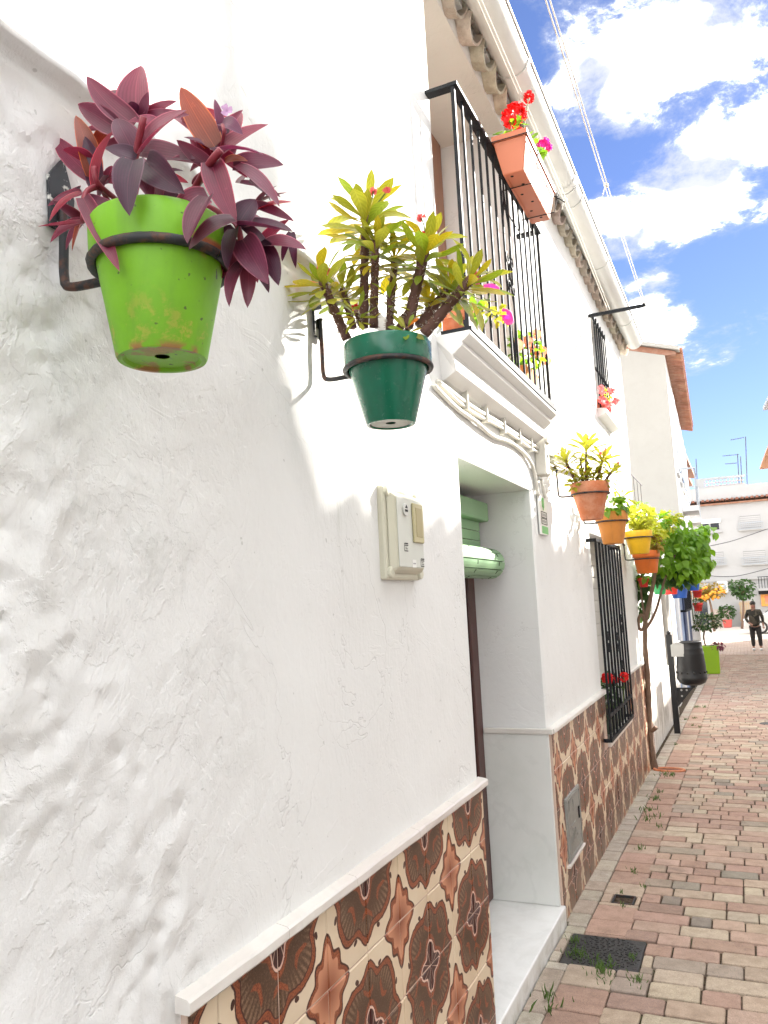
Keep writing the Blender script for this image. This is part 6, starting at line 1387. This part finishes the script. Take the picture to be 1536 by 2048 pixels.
# roller blind in the doorway
bl = thing('roller_blind', 'sage green slatted blind rolled up at the top of the doorway', 'roller blind', (-.2, 3.5, 1.78))
b = MB(); b.box((-.33, 2.96, 1.985), (-.215, 3.985, 2.085)); b.build('head_box', MSAGE, bl, bev=.01)
for k in range(4): b = MB(); z = 1.985 - .05 * (k + 1); b.box((-.268, 2.97, z + .002), (-.258, 3.945, z + .048)); b.build('slat', MSAGE, bl)
cx, cz, r = -.215, 1.765, .078
for k in range(11):
    a0 = k * 2 * math.pi / 11 + .1; a1 = a0 + 2 * math.pi / 11 - .07; vs = []
    for yy in (2.95, 3.955):
        for rr_ in (r, r - .008):
            for q in range(4): an = a0 + (a1 - a0) * q / 3; vs.append((cx + rr_ * math.cos(an), yy, cz + rr_ * math.sin(an)))
    fs = []
    for q in range(3): fs += [(q, q + 1, 9 + q, 8 + q), (4 + q, 12 + q, 13 + q, 5 + q), (q, 4 + q, 5 + q, q + 1), (8 + q, 9 + q, 13 + q, 12 + q)]
    fs += [(0, 8, 12, 4), (3, 7, 15, 11)]
    b = MB(); b.add(vs, fs); sl = b.build('slat', MSAGE, bl)
    b = MB()
    for yy in (3.15, 3.5, 3.85): an = (a0 + a1) / 2; b.bar((cx + (r + .001) * math.cos(an), yy, cz + (r + .001) * math.sin(an)), (cx + (r + .001) * math.cos(an + .22), yy, cz + (r + .001) * math.sin(an + .22)), .006, .002)
    stuff(b.build('cord_slot', MSLOT, sl))
b = MB(); b.tube([(cx, 2.953, cz), (cx, 3.95, cz)], r - .010, 20); b.build('core', MSLOT, bl)
# clothes-line bracket and lines
cb = thing('clothesline_bracket', 'black flat iron clothesline bracket under the gutter', 'bracket', (0, 6.54, 3.89))
b = MB(); b.box((-.02, 6.525, 3.878), (.462, 6.55, 3.902)); b.build('arm', MIRON, cb); b = MB(); b.tube([(.452, 6.537, 3.87), (.452, 6.537, 3.925)], .012, 8); b.build('eye', MGUT, cb)
cb2 = thing('clothesline_bracket', 'near clothesline bracket fixed above the lime pot', 'bracket', (0, -.2, 4.1)); b = MB(); b.box((-.02, -.21, 4.14), (.48, -.185, 4.165)); b.build('arm', MIRON, cb2)
for i, pts in enumerate(([(.17, 6.537, 3.91), (.17, 4.808, 4.053), (.17, 3.0, 4.115), (.17, -.2, 4.17)], [(.45, 6.537, 3.905), (.45, 4.575, 3.961), (.45, 3.055, 4.03), (.45, -.2, 4.17)])):
    t = thing('clothesline', ['pale clothesline running close under the gutter', 'pale clothesline with a knot running out against the sky'][i], 'clothesline', pts[0])
    pts = [Vector(p) for p in pts]
    for s_ in (-1, 1): b = MB(); b.tube(spline([p + V(s_ * .0075, 0, s_ * .002) for p in pts], 8), .0036, 6); b.build('strand', MROPE, t, smooth=True)
    kp = pts[1]; b = MB(); b.sphere(kp, .014, 8, 6, (1, 1.6, 1)); b.tube(spline([kp, kp + V(-.01, -.02, -.03), kp + V(-.02, -.02, -.07)], 4), .003, 5); b.build('knot', MROPE, t, smooth=True)

# ------------------------------------------------------------------ covers, weeds
mc = thing('manhole_cover', 'square cast iron inspection cover with raised bar pattern and moss', 'manhole cover', ((mx0 + mx1) / 2, (my0 + my1) / 2, -.01))
b = MB(); zc_ = gz(3.8) - .004; b.box((mx0, my0, zc_ - .04), (mx1, my1, zc_)); b.build('plate', MCAST, mc, bev=.008)
b = MB(); ccx, ccy = (mx0 + mx1) / 2, (my0 + my1) / 2
for ring in range(1, 9):
    n = 5 * ring
    for k in range(n):
        an = k * 2 * math.pi / n + ring * .3; rr_ = ring * .02; x, y = ccx + rr_ * math.cos(an), ccy + rr_ * math.sin(an)
        if not (mx0 + .012 < x < mx1 - .012 and my0 + .012 < y < my1 - .012): continue
        tt = an + (.8 if (k + ring) % 2 else -.8); d = V(math.cos(tt), math.sin(tt), 0) * .0075; b.bar(V(x, y, zc_ + .001) - d, V(x, y, zc_ + .001) + d, .005, .005)
stuff(b.build('raised_bars', MCAST, mc))
dr_ = thing('floor_drain', 'small open drain box with orange rusty bottom set in the paving', 'drain', (.238, 4.487, gz(4.487)))
zd = gz(4.487); b = MB()
for (a_, c_) in (((.183, 4.425), (.190, 4.548)), ((.286, 4.425), (.293, 4.548)), ((.1905, 4.425), (.2855, 4.432)), ((.1905, 4.541), (.2855, 4.548))): b.box((a_[0], a_[1], zd - .06), (c_[0], c_[1], zd - .001))
b.build('frame', MRUST, dr_); b = MB(); b.box((.19, 4.43, zd - .045), (.287, 4.545, zd - .034)); b.build('bottom', MTERRA, dr_); b = MB(); b.tube([(.235, 4.49, zd - .034), (.235, 4.49, zd - .02)], .022, 10); b.build('cap', MORG2, dr_)
mh = GP(1536, 1447); md = thing('round_cover', 'small round iron cover in the paving by the street edge', 'manhole cover', mh); b = MB(); b.lathe([(.0, .004), (.09, .004), (.1, .0), (.1, -.03)], mh, 20); b.build('lid', MCAST, md)
GRS = m_leaf('weed_leaf', (.05, .11, .015), (.10, .17, .03), .3)
def weeds(label, spots, L=.05, n=22):
    b = MB()
    for (px, py, s) in spots:
        c = GP(px, py); c.z = gz(c.y)
        for k in range(int(n * s)):
            a = rnd(0, 6.28); rr_ = abs(random.gauss(0, .03)) * s; p_ = c + V(rr_ * math.cos(a), rr_ * math.sin(a) * 1.8, 0); d = V(rnd(-.7, .7), rnd(-.7, .7), 1).normalized(); l_ = L * rnd(.4, 1.1) * (.6 + .4 * s)
            b.leaf(p_, p_ + d * l_, l_ * .16, V(rnd(-1, 1), -1, .3), .2, .12, 'lance', 3, .2)
            if k % 3 == 0: b.leaf(p_, p_ + V(d.x, d.y, .15) * l_ * .6, l_ * .3, V(0, 0, 1), .1, .05, 'lance', 3)
    o = stuff(b.build('weeds', GRS)); return tag(o, label, 'weeds')
weeds('tufts of green weeds growing in the paving joints along the house', [(1300, 1622, 1.5), (1308, 1600, 1.2), (1295, 1640, 1.4), (1318, 1585, .8), (1280, 1700, .8), (1266, 1745, .8), (1320, 1655, .6), (1330, 1550, 1.4), (1345, 1552, 1.1), (1352, 1490, .7), (1370, 1440, 1.0), (1395, 1415, 1.2), (1410, 1415, 1.0), (1390, 1437, .9), (1385, 1452, .8), (1400, 1455, .7), (1240, 1788, .4), (1244, 1812, .5), (1290, 1775, .5), (1345, 1430, .6)], .035)
weeds('low moss and grass sprouting over the manhole cover', [(1152, 1882, .8), (1150, 1905, .9), (1200, 1935, 1.3), (1208, 1942, 1.2), (1265, 1917, .5), (1160, 1912, .8), (1275, 1962, .8)], .03, 40)
weeds('grass tuft at the foot of the marble step', [(1096, 2000, 1.1), (1046, 1995, .7), (1100, 2025, .5)], .045)
